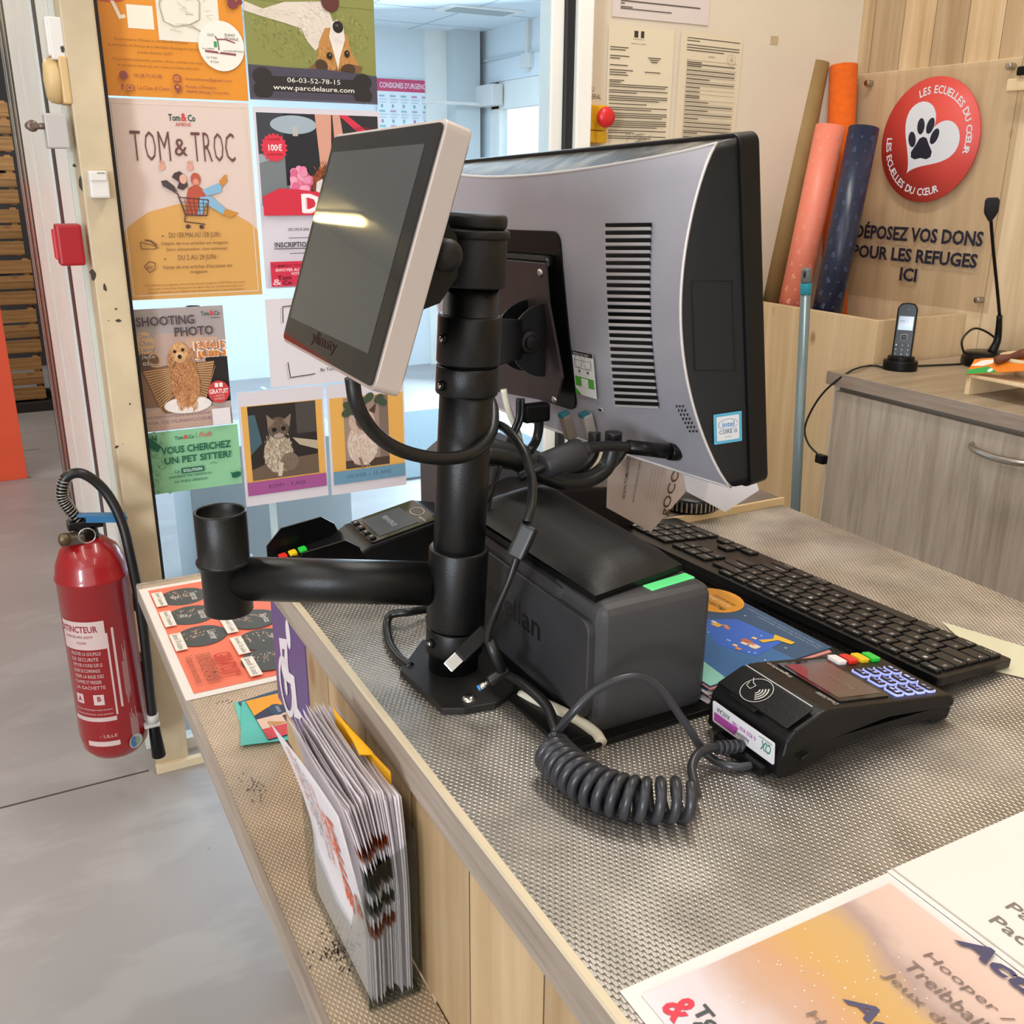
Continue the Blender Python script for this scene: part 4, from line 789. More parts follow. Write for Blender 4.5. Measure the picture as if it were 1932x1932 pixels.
# ------------------------------------------------------------------ fire extinguisher
ex, ey = .120, 2.12; t = thing('fire_extinguisher', 'red fire extinguisher with a black hose beside the post', 'fire extinguisher', (ex, ey, .0))
EXR = mat('extinguisher_red', '#930f17', .3, noise_amt=.08, nscale=6, coat=.4)
m = MB(); rB = .073
m.lathe([(0, .15), (.03, .145), (.055, .158), (.068, .175), (rB, .205), (rB, .575), (rB+.0025, .578), (rB+.0025, .583), (rB, .587), (rB-.003, .61), (rB-.016, .64), (rB-.036, .658), (.03, .664), (0, .664)], EXR, Matrix.Translation((ex, ey, 0)), 48)
body = m.make('cylinder', t)
# printed label wrapped on the front
m = MB(); LB = mat('label_print', '#c9b2ae', .5); LR = mat('label_red', '#8d1620', .45)
az = math.atan2(0-ey, 0-ex)-.3
def wrap(pts, r): return [(ex+math.cos(az-p[0]/rB)*(rB+r), ey+math.sin(az-p[0]/rB)*(rB+r), p[1]) for p in pts]
def wrect(x0, x1, z0, z1, m_, r):   # x grows to the right as seen
    n = max(2, int(abs(x1-x0)/.006)); vs = []; fs = []
    for i in range(n+1):
        x = x0+(x1-x0)*i/n; vs += wrap([(-x, z0), (-x, z1)], r)
    for i in range(n): fs.append([2*i, 2*i+2, 2*i+3, 2*i+1])
    m.add(vs, fs, m_, None, True)
def wtext(tx, x0, x1, z0, z1, m_, r, bold=0):
    vs, fs = text_geo(tx, bold, 0); a0 = min(v[0] for v in vs); a1 = max(v[0] for v in vs); b0 = min(v[1] for v in vs); b1 = max(v[1] for v in vs)
    m.add(wrap([(-(x0+(v[0]-a0)/(a1-a0)*(x1-x0)), z0+(v[1]-b0)/(b1-b0)*(z1-z0)) for v in vs], r), fs, m_)
wrect(-.07, .03, .435, .50, LB, .0004); wtext('EXTINCTEUR', -.075, .016, .475, .49, LR, .0008, .02); wtext('6 LITRES EAU AVEC ADDITIF', -.06, .005, .462, .468, LR, .0008); wtext('FOAM', -.03, -.01, .448, .454, LR, .0008)
wrect(.03, .034, .275, .47, LB, .0004); wrect(-.07, .03, .262, .272, LB, .0004); wrect(-.04, .03, .20, .212, LB, .0004); wrect(.042, .047, .29, .48, LB, .0004)
for k, tx in enumerate(('ENLEVER LA GOUPILLE', 'DE SECURITE', 'APPUYER A FOND SUR LE', 'LEVIER DE COMMANDE', 'VISER LA BASE DES', 'FLAMMES ET PRESSER', 'LA GACHETTE')): wtext(tx, -.05, .016-.006*(k % 2), .422-.0135*k, .430-.0135*k, LB, .0006)
wrect(-.055, -.035, .305, .328, LB, .0006); wrect(-.012, .010, .303, .328, LB, .0006); wtext('A', -.05, -.04, .31, .322, LR, .001, .03); wtext('B', -.004, .004, .312, .324, LR, .001, .03)
for k in range(3): wtext('courant électrique sous tension', -.06, .024, .288-.011*k, .294-.011*k, LB, .0006)
wtext('- LILLE', -.01, .026, .222, .229, LB, .0006)
for k in range(14): wrect(.056+.0022*k, .0568+.0022*k, .29+random.random()*.03, .45-random.random()*.06, LB, .0004) if k < 6 else None
for k in range(8): wrect(.058+.0024*k, .059+.0024*k, .20, .25+random.random()*.03, LB, .0004)
m.make('label', body)
m = MB(); a = az+.068/rB*.93; T = frame((ex+math.cos(a)*(rB+.001), ey+math.sin(a)*(rB+.001), .195), (-math.sin(a), math.cos(a), 0), (0, 0, 1)); m.ell(0, 0, .017, .017, mat('holo_sticker', '#bfc6c2', .25, .6), T, .0005); m.ell(-.005, 0, .008, .013, mat('holo_blue', '#5f80b8', .3, .5), T, .0008); m.ell(.004, 0, .006, .009, mat('holo_green', '#8fae8d', .3, .5), T, .0009); m.make('round_sticker', body)
m = MB(); m.cyl((ex, ey, .655), (ex, ey, .69), .026, BLKS, .022, 24, .003); m.box((ex-.03, ey-.02, .672), (.05, .03, .022), mat('dull_metal', '#6d655c', .4, .7), .005); m.cyl((ex-.045, ey-.035, .68), (ex-.045, ey-.05, .68), .012, mat('gauge_brass', '#6a5a44', .4, .7), None, 18); m.box((ex, ey, .695), (.07, .03, .02), BLK, .005); m.make('valve', t)
m = MB(); T = frame((ex-.002, ey-.045, .682), (1, 0, 0), (0, 0, 1)); 
m.tube([T @ V((.016*math.cos(2*PI*k/24), .016*math.sin(2*PI*k/24), 0)) for k in range(25)], .0016, STL, 8, 0, False); m.make('pin_ring', t)
m = MB(); BLU = mat('blue_lever', '#2f6f9f', .4); m.prism([(-.045, -.012), (.05, -.016), (.052, .016), (-.045, .012)], .004, BLU, Matrix.Translation((ex+.03, ey-.012, .71)) @ Matrix.Rotation(.15, 4, 'Y'), .001); m.prism([(-.03, -.016), (.05, -.016), (.05, -.012), (-.03, -.012)], .012, BLU, Matrix.Translation((ex+.03, ey-.012, .70)) @ Matrix.Rotation(.15, 4, 'Y')); m.make('lever', t)
hose = [(ex-.008, ey, .70), (ex-.028, ey-.004, .735), (ex-.036, ey-.006, .765), (ex-.024, ey-.008, .80), (ex+.008, ey-.01, .805), (ex+.045, ey-.014, .765), (ex+.068, ey-.03, .70), (ex+.076, ey-.045, .62), (ex+.082, ey-.048, .5), (ex+.082, ey-.046, .38), (ex+.080, ey-.044, .30), (ex+.079, ey-.044, .24)]
m = MB(); m.tube(hose, .0105, mat('rubber_hose', '#111112', .35), 12); hs = m.make('hose', t)
m = MB(); sp = smooth_path(hose[:4], 40); cp = []
for i in range(0, len(sp)-1):
    tdir = (sp[min(i+1, len(sp)-1)]-sp[max(i-1, 0)]).normalized(); x = tdir.cross(V((0, 1, 0))).normalized(); y = tdir.cross(x); a = i*.85; cp.append(sp[i]+(x*math.cos(a)+y*math.sin(a))*.0128)
m.tube(cp, .0011, STL, 6, 3); m.make('spring_guard', hs)
m = MB(); nz = V((ex+.079, ey-.044, .24)); m.cyl(nz, nz+V((0, 0, -.022)), .0125, GRYP, None, 20); m.box(nz+V((-.004, 0, -.024)), (.034, .026, .008), GRYP, .002); m.cyl(nz+V((0, 0, -.022)), nz+V((.003, 0, -.11)), .0115, BLKS, .0155, 24, .002); m.make('nozzle', t)
m = MB(); m.bx((ex+.075, ey+.05, .17), (ex+.10, ey+.1, .33), BLKS, .006); m.bx((ex-.01, ey+.06, .45), (ex+.09, ey+.1, .48), BLKS, .003); m.make('wall_bracket', t)

# ------------------------------------------------------------------ shop beyond, far left
m = MB(); m.bx((-1.1, 5.05, 0), (.064, 5.09, 1.35), mat('orange_board', '#e2512c', .6, noise_amt=.05, nscale=8), .002); tag(m.make('display_board'), 'tall orange red board standing on the floor at the far left', 'board')
for lvl in range(6):
    z = .06+.288*lvl; nm = ('lowest', 'second from the floor', 'third from the floor', 'fourth from the floor', 'fifth from the floor', 'topmost')[lvl]
    t = thing('wooden_crate', 'slatted wooden crate at the far left, %s in its stack' % nm, 'crate', (.03, 6.8, z), 'stacked slatted crates')
    x0, x1, y0, y1 = -.27+.01*(lvl % 2), .26+.012*((lvl*7) % 3), 6.6, 6.95
    for k in range(3): 
        m = MB(); m.bx((x0, y0, z+.01+.09*k), (x1, y0+.012, z+.085+.09*k), CRATE, .002); m.make('front_slat', t)
    for k in range(3):
        m = MB(); m.bx((x1-.012, y0+.012, z+.01+.09*k), (x1, y1, z+.085+.09*k), CRATE, .002); m.make('side_slat', t)
    m = MB(); m.bx((x0+.012, y0+.012, z+.005), (x1-.012, y1, z+.015), CRATE); m.make('base', t)
    m = MB(); m.bx((x1-.045, y0+.0125, z), (x1-.0125, y0+.04, z+.275), CRATE); m.bx((x0+.0125, y0+.0125, z), (x0+.045, y0+.04, z+.275), CRATE); m.make('corner_post', t)
m = MB(); m.bx((-.32, 6.55, 0), (.3, 7.0, .055), mat('dark_plinth', '#2a2522', .7)); tag(m.make('pallet'), 'dark low plinth under the stack of slatted crates', 'plinth')
rnd = random.Random(9)
for lvl, c_, nm in ((2, '#2b4b4f', 'dark teal bag bundled in the crate third from the floor'), (4, '#2a2c33', 'dark cloth bundled in the crate fifth from the floor')):
    m = MB(); z = .06+.288*lvl
    m.grid(lambda u_, v_: (-.2+.42*u_, 6.63+.28*v_, z+.18+.085*math.sin(PI*u_)**.5*math.sin(PI*v_)**.5+.02*noise.noise(V((u_*6, v_*6, lvl)))), 24, 16, mat('bag_'+str(lvl), c_, .5)); tag(m.make('bag'), nm, 'bag')

# ------------------------------------------------------------------ lobby things
m = MB(); 
q = at(376, 1085, 2, 0); m.bx((.47, 2.95, 0), (.98, 3.3, .60), mat('pale_blue_cabinet', '#c3cdd6', .5), .006); tag(m.make('display_cabinet'), 'pale blue box cabinet standing just behind the glass', 'cabinet')
t = thing('barrier_post', 'white tubular post with a dark foot behind the glass', 'post', (at(378, 1072, 2, .0).x, at(378, 1072, 2, .0).y, 0)); b0 = t.location
m = MB(); m.cyl((b0.x, b0.y, .012), (b0.x, b0.y, .21), .035, WHT, None, 24, .004); m.make('tube', t); m = MB(); m.cyl((b0.x, b0.y, 0), (b0.x, b0.y, .012), .038, BLKS, None, 24); m.make('foot', t)
t = thing('floor_stand', 'white upright pole stand behind the green card', 'stand', (at(404, 985, 2, 0).x, at(404, 985, 2, 0).y, 0)); b0 = t.location
m = MB(); m.cyl((b0.x, b0.y, .01), (b0.x, b0.y, .9), .028, WHT, None, 24); m.cyl((b0.x, b0.y, .17), (b0.x, b0.y, .9), .036, WHT, None, 24, .003); m.make('pole', t); m = MB(); m.cyl((b0.x, b0.y, 0), (b0.x, b0.y, .012), .11, mat('stand_base', '#c3c8cb', .4), None, 32, .003); m.make('base', t)
m = MB(); m.bx((1.5, 4.2, .0), (2.6, 5.5, .012), mat('doormat', '#76858a', .95, noise_amt=.2, nscale=80), .004); tag(m.make('doormat'), 'grey green doormat on the lobby floor', 'doormat')

# ================================================================== COUNTER
CT = .98
t = thing('sales_counter', 'wood clad sales counter with an embossed steel top and a lower shelf', 'counter', (.55, .4, 0))
HX0, HX1, HY0, HY1 = .338, .482, .54, .80
def holed(m, x0, x1, y0, y1, z0, z1, mt):
    m.bx((x0, y0, z0), (HX0, y1, z1), mt); m.bx((HX1, y0, z0), (x1, y1, z1), mt); m.bx((HX0, y0, z0), (HX1, HY0, z1), mt); m.bx((HX0, HY1, z0), (HX1, y1, z1), mt)
m = MB(); holed(m, .2335, .895, -.5, 1.0, .945, .98, EDGEW); m.bx((.2328, -.5, .9775), (.2375, 1.0, .9815), mat('worn_edge', '#d6c6a8', .5)); m.make('countertop', t)
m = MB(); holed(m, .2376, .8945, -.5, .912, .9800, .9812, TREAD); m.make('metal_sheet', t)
m = MB(); m.bx((.49, .914, .9795), (.895, 1.0, .990), mat('dark_wood_ledge', '#6d6055', .45, noise_amt=.15, nscale=60), .001); m.bx((.49, .910, .9805), (.898, .9145, .9905), mat('beige_edge', '#d6b98a', .5)); m.make('rear_ledge', t)
m = MB(); m.bx((.24, -.5, .0), (.255, .57, .945), PLANK); m.bx((.24, .57, .7605), (.255, .999, .945), PLANK); m.make('front_panel', t)
m = MB(); m.bx((.255, .984, 0), (.88, .999, .945), PLANK); m.bx((.876, -.5, 0), (.89, .984, .945), PLANK); m.make('side_panel', t)
m = MB(); m.bx((HX0-.004, HY0-.004, .90), (HX1+.004, HY1+.004, .944), BLKS); m.make('recess_tray', t)
m = MB(); m.bx((.1575, -.5, .756), (.2385, 1.56, .7605), TREADB); m.bx((.2385, 1.001, .756), (.75, 1.56, .7605), TREADB); m.make('shelf_sheet', t)
m = MB(); SHE = mat('beige_shelf_edge', '#b59b7c', .5, noise_amt=.1, nscale=30)
m.bx((.150, -.5, .733), (.1575, 1.562, .7615), EDGEW, .001); m.bx((.1575, -.5, .735), (.2385, 1.56, .756), SHE); m.bx((.2385, 1.001, .735), (.75, 1.56, .756), SHE); m.bx((.1515, 1.56, .733), (.75, 1.567, .7615), EDGEW); m.make('shelf_board', t)
m = MB(); m.bx((.156, -.5, 0), (.235, .575, .733), PLANK); m.bx((.34, .575, 0), (.352, 1.5, .735), PLANK); m.bx((.352, 1.488, 0), (.72, 1.5, .735), PLANK); m.make('shelf_panel', t)
STN = mat('black_scuff', '#3b3026', .7); m = MB(); rnd = random.Random(2)
for cx, cy, n, sx, sy in ((.182, .92, 60, .014, .03), (.188, .66, 150, .022, .03), (.2, 1.13, 10, .03, .012)):
    for k in range(n):
        x, y = rnd.gauss(cx, sx*.45), rnd.gauss(cy, sy*.45)
        if not .16 < x < .235: continue
        a = rnd.choice((-1, 1))*.9; l = rnd.uniform(.0012, .0028); m.poly([(x-l*math.cos(a), y-l*math.sin(a)), (x+.0006, y-.0004), (x+l*math.cos(a), y+l*math.sin(a)), (x-.0006, y+.0004)], STN, Matrix.Translation((0, 0, .7609)))
m.make('scuff_marks', t)

# ------------------------------------------------------------------ pole stand
PA, PB = V((.3135, .691, .98)), V((.3335, .683, 1.363))
def ax(z): return PA+(PB-PA)*((z-PA.z)/(PB.z-PA.z))
t = thing('pole_stand', 'black tubular pole stand with an empty side arm bolted to the counter', 'stand', (.3135, .691, .9812))
m = MB(); bp = [(.270, .705), (.276, .63), (.292, .622), (.318, .618), (.342, .63), (.352, .652), (.355, .70), (.345, .74), (.31, .75)]
m.prism(bp, .006, DUSTB, Matrix.Translation((0, 0, .9813)), .001); base = m.make('base_plate', t)
for px, py in ((885, 1318),):
    q = at(px, py, 2, .9875); m = MB(); m.lathe([(.006, 0), (.0055, .002), (.003, .003), (0, .003)], CHR, Matrix.Translation((q.x, q.y, .9872)), 16); m.make('bolt', base)
m = MB(); m.cyl(ax(.987), ax(1.312), .0215, BLKM, None, 48); m.make('tube', t)
def sleeve(z0, z1, r, name='sleeve', mt=BLKM):
    m = MB(); m.cyl(ax(z0), ax(z1), r, mt, None, 48, .0018); return m
m = sleeve(1.2515, 1.2895, .0250); m.make('sleeve', t)
m = sleeve(1.2275, 1.2505, .0248); m.make('sleeve', t)
m = sleeve(1.027, 1.098, .0250); m.make('sleeve', t)
m = sleeve(1.003, 1.0262, .0246); m.make('sleeve', t)
for z in (1.273, 1.237, 1.017):
    m = MB(); a = ax(z); d_ = V((-.85, -.2, 0)).normalized(); m.cyl(a+d_*.0236, a+d_*.0275, .0042, BLKS, None, 16, .0008); m.cyl(a+d_*.0275, a+d_*.0280, .0022, CHR, None, 12); m.make('set_screw', t)
m = sleeve(1.3105, 1.348, .0255, mt=DUSTB); m.cyl(ax(1.346), ax(1.353), .0272, DUSTB, None, 48, .002); m.make('head', t)
m = MB(); m.cyl(ax(1.353), ax(1.364), .0245, DUSTB, None, 48, .003); m.make('cap', t)
ar0 = ax(1.064); ar1 = V((.147, .784, 1.067))
m = MB(); d_ = (ar1-ar0).normalized(); m.cyl(ar0+d_*.02, ar1, .0188, BLKM, None, 40); m.make('arm', t)
m = MB(); T = Matrix.Translation((.147, .784, 1.037))
m.lathe([(0, 0), (.0195, 0), (.0202, .001), (.0202, .044), (.0232, .0445), (.0236, .046), (.0232, .0475), (.0212, .048), (.0214, .088), (.0208, .0905), (.0195, .0905), (.0190, .089), (.0190, .075), (.018, .075), (.018, .03), (0, .03)], BLKM, T, 48); m.make('cup', t)

# ------------------------------------------------------------------ customer display
dTL, dTR, dBR, dBL = V((.257, .781, 1.418)), V((.249, .561, 1.42)), V((.199, .55, 1.269)), V((.206, .77, 1.267))
DT = frame(dBL, dBR-dBL, dTL-dBL); DTi = DT.inverted()
def on(T, px, py, z=0):
    x, y = (px-966)/1837.5, (py-966)/1837.5; d = _r2*x+_d2*y+_f; Ti = T.inverted(); o = Ti @ EYE; dd = Ti.to_3x3() @ d; k = (z-o.z)/dd.z; p_ = o+dd*k; return (p_.x, p_.y)
DW, DH = .220, .159
def rrect(x0, y0, x1, y1, r, n=5):
    o = []
    for cx, cy, a in ((x1-r, y1-r, 0), (x0+r, y1-r, PI/2), (x0+r, y0+r, PI), (x1-r, y0+r, 1.5*PI)):
        for k in range(n+1): o.append((cx+r*math.cos(a+PI/2*k/n), cy+r*math.sin(a+PI/2*k/n)))
    return o
t = thing('customer_display', 'small tilted customer display on the pole, dark screen facing the shop', 'screen', (dBL+dTR)/2)
m = MB(); m.prism(rrect(-.002, -.002, DW+.002, DH+.002, .006), .017, RIM, DT @ Matrix.Translation((0, 0, -.0175)), .0015); m.prism(rrect(.003, .003, DW-.003, DH-.003, .006), .0025, DUSTB, DT @ Matrix.Translation((0, 0, -.0195))); m.prism(rrect(.05, .03, DW-.05, DH-.03, .006), .005, DUSTB, DT @ Matrix.Translation((0, 0, -.0235))); m.make('housing', t)
m = MB(); m.prism(rrect(.0005, .0005, DW-.0005, DH-.0005, .005), .0012, GLS, DT @ Matrix.Translation((0, 0, -.0004))); gl = m.make('front_glass', t)
c4 = [on(DT, *p_) for p_ in ((627, 290), (802, 271), (699, 671), (553, 599))]
sx0, sx1 = (c4[0][0]+c4[3][0])/2, (c4[1][0]+c4[2][0])/2; sy1, sy0 = (c4[0][1]+c4[1][1])/2, (c4[2][1]+c4[3][1])/2
m = MB(); m.prism([(sx0, sy0), (sx1, sy0), (sx1, sy1), (sx0, sy1)], .0003, SCRN, DT @ Matrix.Translation((0, 0, .0009))); m.make('screen', gl)
a = on(DT, 583, 668); b_ = on(DT, 628, 676); m = MB(); m.text('ylimsty', min(a[0], b_[0]), .006, max(a[0], b_[0])+.004, .017, mat('bezel_logo', '#0a0a0a', .3), DT, .0011, .01); m.make('logo', gl)
# bracket between display and pole
m = MB(); dc = DT @ V((DW*.5, DH*.42, -.0232)); 
BT = frame((.262, .664, 1.333), (0, 0, 1), (-1, 0, 0))
pd = [(.034*math.cos(PI*k/16+PI), .034*math.sin(PI*k/16+PI)) for k in range(17)]
PT = Matrix(((1, 0, 0, .276), (0, 0, 1, .648), (0, 1, 0, 1.334), (0, 0, 0, 1)))    # local x->X, y->Z, z->Y
half = [(-.028, -.036), (-.008, -.036), (.012, -.03), (.026, -.012), (.028, .0), (.026, .016), (.012, .034), (-.004, .044), (-.016, .05)]
m.prism(half, .003, BLK, PT); m.prism(half, .003, BLK, PT @ Matrix.Translation((0, 0, .036))); m.make('tilt_bracket', t)
m = MB(); m.box((.292, .668, 1.335), (.03, .026, .026), BLK, .004); m.cyl((.274, .66, 1.338), (.274, .686, 1.338), .008, BLKS); m.make('bracket_link', t)
m = MB(); m.sph((.288, .634, 1.338), .0115, DUSTB, (1, .7, 1)); m.cyl((.288, .650, 1.338), (.288, .636, 1.338), .0115, DUSTB, .0112, 24); m.make('knob', t)

# ------------------------------------------------------------------ desktop monitor
mTL, mTR, mBR, mBL = V((.574, 1.257, 1.408)), V((.582, .687, 1.426)), V((.622, .675, 1.109)), V((.614, 1.246, 1.091))
MT = frame(mBL, mBR-mBL, mTL-mBL); MW, MH = .571, .320
def sfn(q): return max(0, math.sin(PI*min(1, max(0, q))))**.75
def sz(x, y): a, b = sfn(x/MW), sfn(y/MH); return .018+.036*(a+b-a*b)
def sxy(u_, v_):
    x = .006+(MW-.012)*u_; y = .006+(MH-.012)*v_
    x += (.5-u_)*2*.016*sfn(v_); y += (.5-v_)*2*.014*sfn(u_); return x, y
def srf(u_, v_):
    x, y = sxy(u_, v_); a, b = sfn(u_), sfn(v_); return V((x, y, .018+.036*(a+b-a*b)))
t = thing('desktop_monitor', 'large all-in-one monitor seen from its silver back, facing the cashier', 'monitor', (mBL+mTR)/2)
m = MB(); m.prism(rrect(0, 0, MW, MH, .01), .022, BLK, MT @ Matrix.Translation((0, 0, -.022)), .002); fb = m.make('front_bezel', t)
m = MB(); m.prism(rrect(.018, .02, MW-.018, MH-.018, .002), .0006, SCRN, MT @ Matrix.Translation((0, 0, -.0227))); m.make('screen', fb)
m = MB(); n = 40; ringA = []; ringB = []
us = [i/n for i in range(n+1)]
edge = [(q, 0) for q in us[:-1]]+[(1, q) for q in us[:-1]]+[(1-q, 1) for q in us[:-1]]+[(0, 1-q) for q in us[:-1]]
for u_, v_ in edge: ringB.append(srf(u_, v_)); ringA.append(V((.004+(MW-.008)*u_, .004+(MH-.008)*v_, 0)))
k = len(edge); mid = [a.lerp(b, .6)+V((0, 0, .004)) for a, b in zip(ringA, ringB)]
m.add(ringA+mid+ringB, [[i, (i+1) % k, k+(i+1) % k, k+i] for i in range(k)]+[[k+i, k+(i+1) % k, 2*k+(i+1) % k, 2*k+i] for i in range(k)], DSH, MT, True); shell = m.make('side_shell', t)
m = MB(); m.grid(lambda u_, v_: srf(u_, v_)+V((0, 0, .0022)), 40, 40, SILV, True, MT); ct = [p_+V((0, 0, .0022)) for p_ in ringB]
m.add(ringB+ct, [[i, (i+1) % k, k+(i+1) % k, k+i] for i in range(k)], SILVE, MT, True)
m.tube([p_+V((0, 0, .0018)) for p_ in ringB]+[ringB[0]+V((0, 0, .0018))], .0016, SILVE, 8, 0, False, MT); back = m.make('back_cover', t)
# vents
m = MB(); vc = [on(MT, px, py, .055) for px, py in ((1140, 418), (1222, 418), (1240, 770), (1160, 766))]
NV_ = 26
for i in range(NV_):
    fz = (i+.5)/NV_; l = V(vc[0]).lerp(V(vc[3]), fz); r = V(vc[1]).lerp(V(vc[2]), fz); hgt = (vc[0][1]-vc[3][1])/NV_*.5
    z0 = sz(*l)+.0028; z1 = sz(*r)+.0028
    m.add([(l[0], l[1]-hgt/2, z0), (r[0], r[1]-hgt/2, z1), (r[0], r[1]+hgt/2, z1), (l[0], l[1]+hgt/2, z0)], [[0, 1, 2, 3]], BLKS, MT)
    m.add([(l[0], l[1]-hgt*1.2, z0+.0008), (r[0], r[1]-hgt*1.2, z1+.0008), (r[0], r[1]-hgt*.5, z1+.0014), (l[0], l[1]-hgt*.5, z0+.0014)], [[0, 1, 2, 3]], SILVE, MT)
m.make('vent_grille', back)
def lay(px, py, dz=.003): q = on(MT, px, py, .055); return V((q[0], q[1], sz(*q)+dz))
# recess and mount
m = MB(); rc = [on(MT, px, py, .055) for px, py in ((880, 428), (1058, 436), (1062, 560), (1090, 790), (905, 745))]
x0 = min(rc[0][0], rc[4][0]); x1 = rc[1][0]; y1 = rc[1][1]; y0 = on(MT, 1075, 770, .055)[1]
m.prism(rrect(x0, y0, x1, y1, .012), .008, BLKS, MT @ Matrix.Translation((0, 0, sz((x0+x1)/2, (y0+y1)/2)-.004))); m.box(((x0+x1)/2, y1-.03, .064), (x1-x0-.025, .012, .010), GLS, .004, MT); m.make('mount_recess', back)
a, b_ = lay(1085, 655), lay(1155, 755); LBW = abs(b_.x-a.x)*.62
m = MB(); LT_ = MT @ Matrix.Translation((a.x-.001, b_.y-.002, .0582)); lw, lh = .040, a.y-b_.y
m.prism([(0, 0), (lw, 0), (lw, lh), (0, lh)], .0006, ink('#dcdad6'), LT_); m.poly([(0, lh*.9), (lw, lh*.9), (lw, lh), (0, lh)], ink('#2b2b2b'), LT_, .0008); m.poly([(lw*.05, lh*.2), (lw*.95, lh*.2), (lw*.95, lh*.42), (lw*.05, lh*.42)], ink('#4c9f2f'), LT_, .0008); m.poly([(lw*.35, lh*.2), (lw*.68, lh*.2), (lw*.68, lh*.4), (lw*.35, lh*.4)], ink('#dcdad6'), LT_, .001)
m.poly([(0, 0), (lw*.3, 0), (0, lh*.16)], ink('#4c9f2f'), LT_, .0008); m.text('Remove rear cover', lw*.08, lh*.92, lw*.8, lh*.975, ink('#d9d9d9'), LT_, .001)
for cx in (.28, .72): m.line([(lw*(cx+.17*math.cos(2*PI*k/16)), lh*(.77)+lw*.17*math.sin(2*PI*k/16)) for k in range(17)], .0005, ink('#77757a'), LT_, .001)
m.line([(lw*.1, lh*.62), (lw*.1, lh*.8), (lw*.9, lh*.8), (lw*.9, lh*.62), (lw*.1, lh*.62)], .0004, ink('#77757a'), LT_, .001); m.ell(lw*.3, lh*.55, .0016, .0016, ink('#3a3a3a'), LT_, .001); m.ell(lw*.7, lh*.55, .0016, .0016, ink('#3a3a3a'), LT_, .001); m.make('label', back)
m = MB(); q = lay(1134, 773); m.box((q.x, q.y, q.z), (.007, .0038, .002), SILVE, .0008, MT); m.box((q.x, q.y, q.z+.001), (.0055, .0024, .001), BLKS, 0, MT); m.make('lock_slot', back)
m = MB()
for r_ in range(7):
    for c_ in range(3):
        q = lay(1272+6*c_+3*r_, 768+8.2*r_, .0026); m.ell(q.x, q.y, .0011, .0013, BLKS, MT, q.z+.0004, 0, 10)
m.make('speaker_holes', back)
# processor sticker on the black side
sa = ringA.copy(); 
def side(fr_, v_): 
    A_ = V((.004+(MW-.008), .004+(MH-.008)*v_, 0)); B_ = srf(1, v_); return A_.lerp(B_, fr_)+(V((.0012, 0, .0012)))
p0, p1, p2, p3 = (MT @ side(f_, v_) for f_, v_ in ((.97, .145), (.02, .145), (.02, .235), (.97, .235)))
ST = frame(p0.lerp(p1, .12), p1-p0, p3-p0); sw = (p1-p0).length*.76; sh = (p3-p0).length
m = MB(); m.prism(rrect(0, 0, sw, sh, .001), .0006, mat('holo_blue_foil', '#63b4d6', .25, .5), ST @ Matrix.Translation((0, 0, .0012))); m.prism(rrect(sw*.1, sh*.1, sw*.9, sh*.9, .001), .0002, ink('#c9c9c6'), ST @ Matrix.Translation((0, 0, .0019)))
m.text('intel', sw*.3, sh*.54, sw*.72, sh*.72, ink('#2f6fae'), ST, .0023, .01); m.text('CORE i5', sw*.18, sh*.32, sw*.82, sh*.45, ink('#4a5a70'), ST, .0023, .01); m.text('inside', sw*.38, sh*.19, sw*.62, sh*.26, ink('#8a95a5'), ST, .0023); m.line([(sw*.5+sw*.34*math.cos(a_/20*2*PI), sh*.63+sh*.17*math.sin(a_/20*2*PI)) for a_ in range(20)], .0004, ink('#2f6fae'), ST, .0023); m.make('sticker', shell)
m = MB(); pl = [MT @ side(f_, v_) for f_, v_ in ((.15, .62), (.85, .64), (.86, .38), (.15, .36), (.15, .62))]; m.tube([p_+V((0, -.0004, 0)) for p_ in pl], .0004, mat('panel_gap', '#050505', .8), 6, 0); m.make('drive_door_gap', shell)

# mount arm from pole to monitor
t = thing('swivel_bracket', 'black hinged bracket joining the pole to the silver monitor back', 'bracket', ax(1.25))
pc_ = [on(MT, px, py, .075) for px, py in ((918, 487), (1030, 497), (1036, 572), (1062, 712), (1050, 760), (918, 735))]
m = MB(); m.prism(pc_, .003, mat('mount_plate', '#3a3031', .4, .3, noise_amt=.1), MT @ Matrix.Translation((0, 0, .073)), .0006); pl = m.make('plate', t)
for px, py in ((934, 718), (1045, 755), (1018, 515)):
    q = on(MT, px, py, .077); m = MB(); m.lathe([(.0045, 0), (.0042, .0015), (0, .0022)], STL if px > 1000 else BLKS, MT @ Matrix.Translation((q[0], q[1], .076)), 14); m.make('screw', pl)
m = MB(); hq = on(MT, 1022, 640, .078); hc = MT @ V((hq[0], hq[1], .078))
HT = Matrix(((-1, 0, 0, hc.x), (0, 0, -1, hc.y), (0, 1, 0, hc.z), (0, 0, 0, 1)))   # local x -> -X, y -> Z, z -> -Y
hp = [(0, -.039)]+[(.042*math.sin(PI*k/18), -.039*math.cos(PI*k/18)) for k in range(1, 18)]+[(0, .039)]
m.prism(hp, .003, BLK, HT @ Matrix.Translation((0, 0, .006))); m.prism(hp, .003, BLK, HT @ Matrix.Translation((0, 0, -.03))); m.make('hinge_plate', t)
m = MB(); m.cyl((.022, 0, -.03), (.022, 0, .017), .0125, DUSTB, None, 28, .003, True, HT); m.cyl((.022, 0, .015), (.022, 0, .019), .009, BLK, .007, 24, .001, True, HT); m.make('hinge_knob', t)
a0 = ax(1.266); a1 = hc+V((-.026, .012, .0)); m = MB(); dv = a1-a0; L_ = dv.length; AT = frame(a0-V((0, 0, .021)), dv, (0, 0, 1))
m.box((L_/2+.012, .021, 0), (L_-.024, .042, .02), BLK, .003, AT); m.make('strap', t)
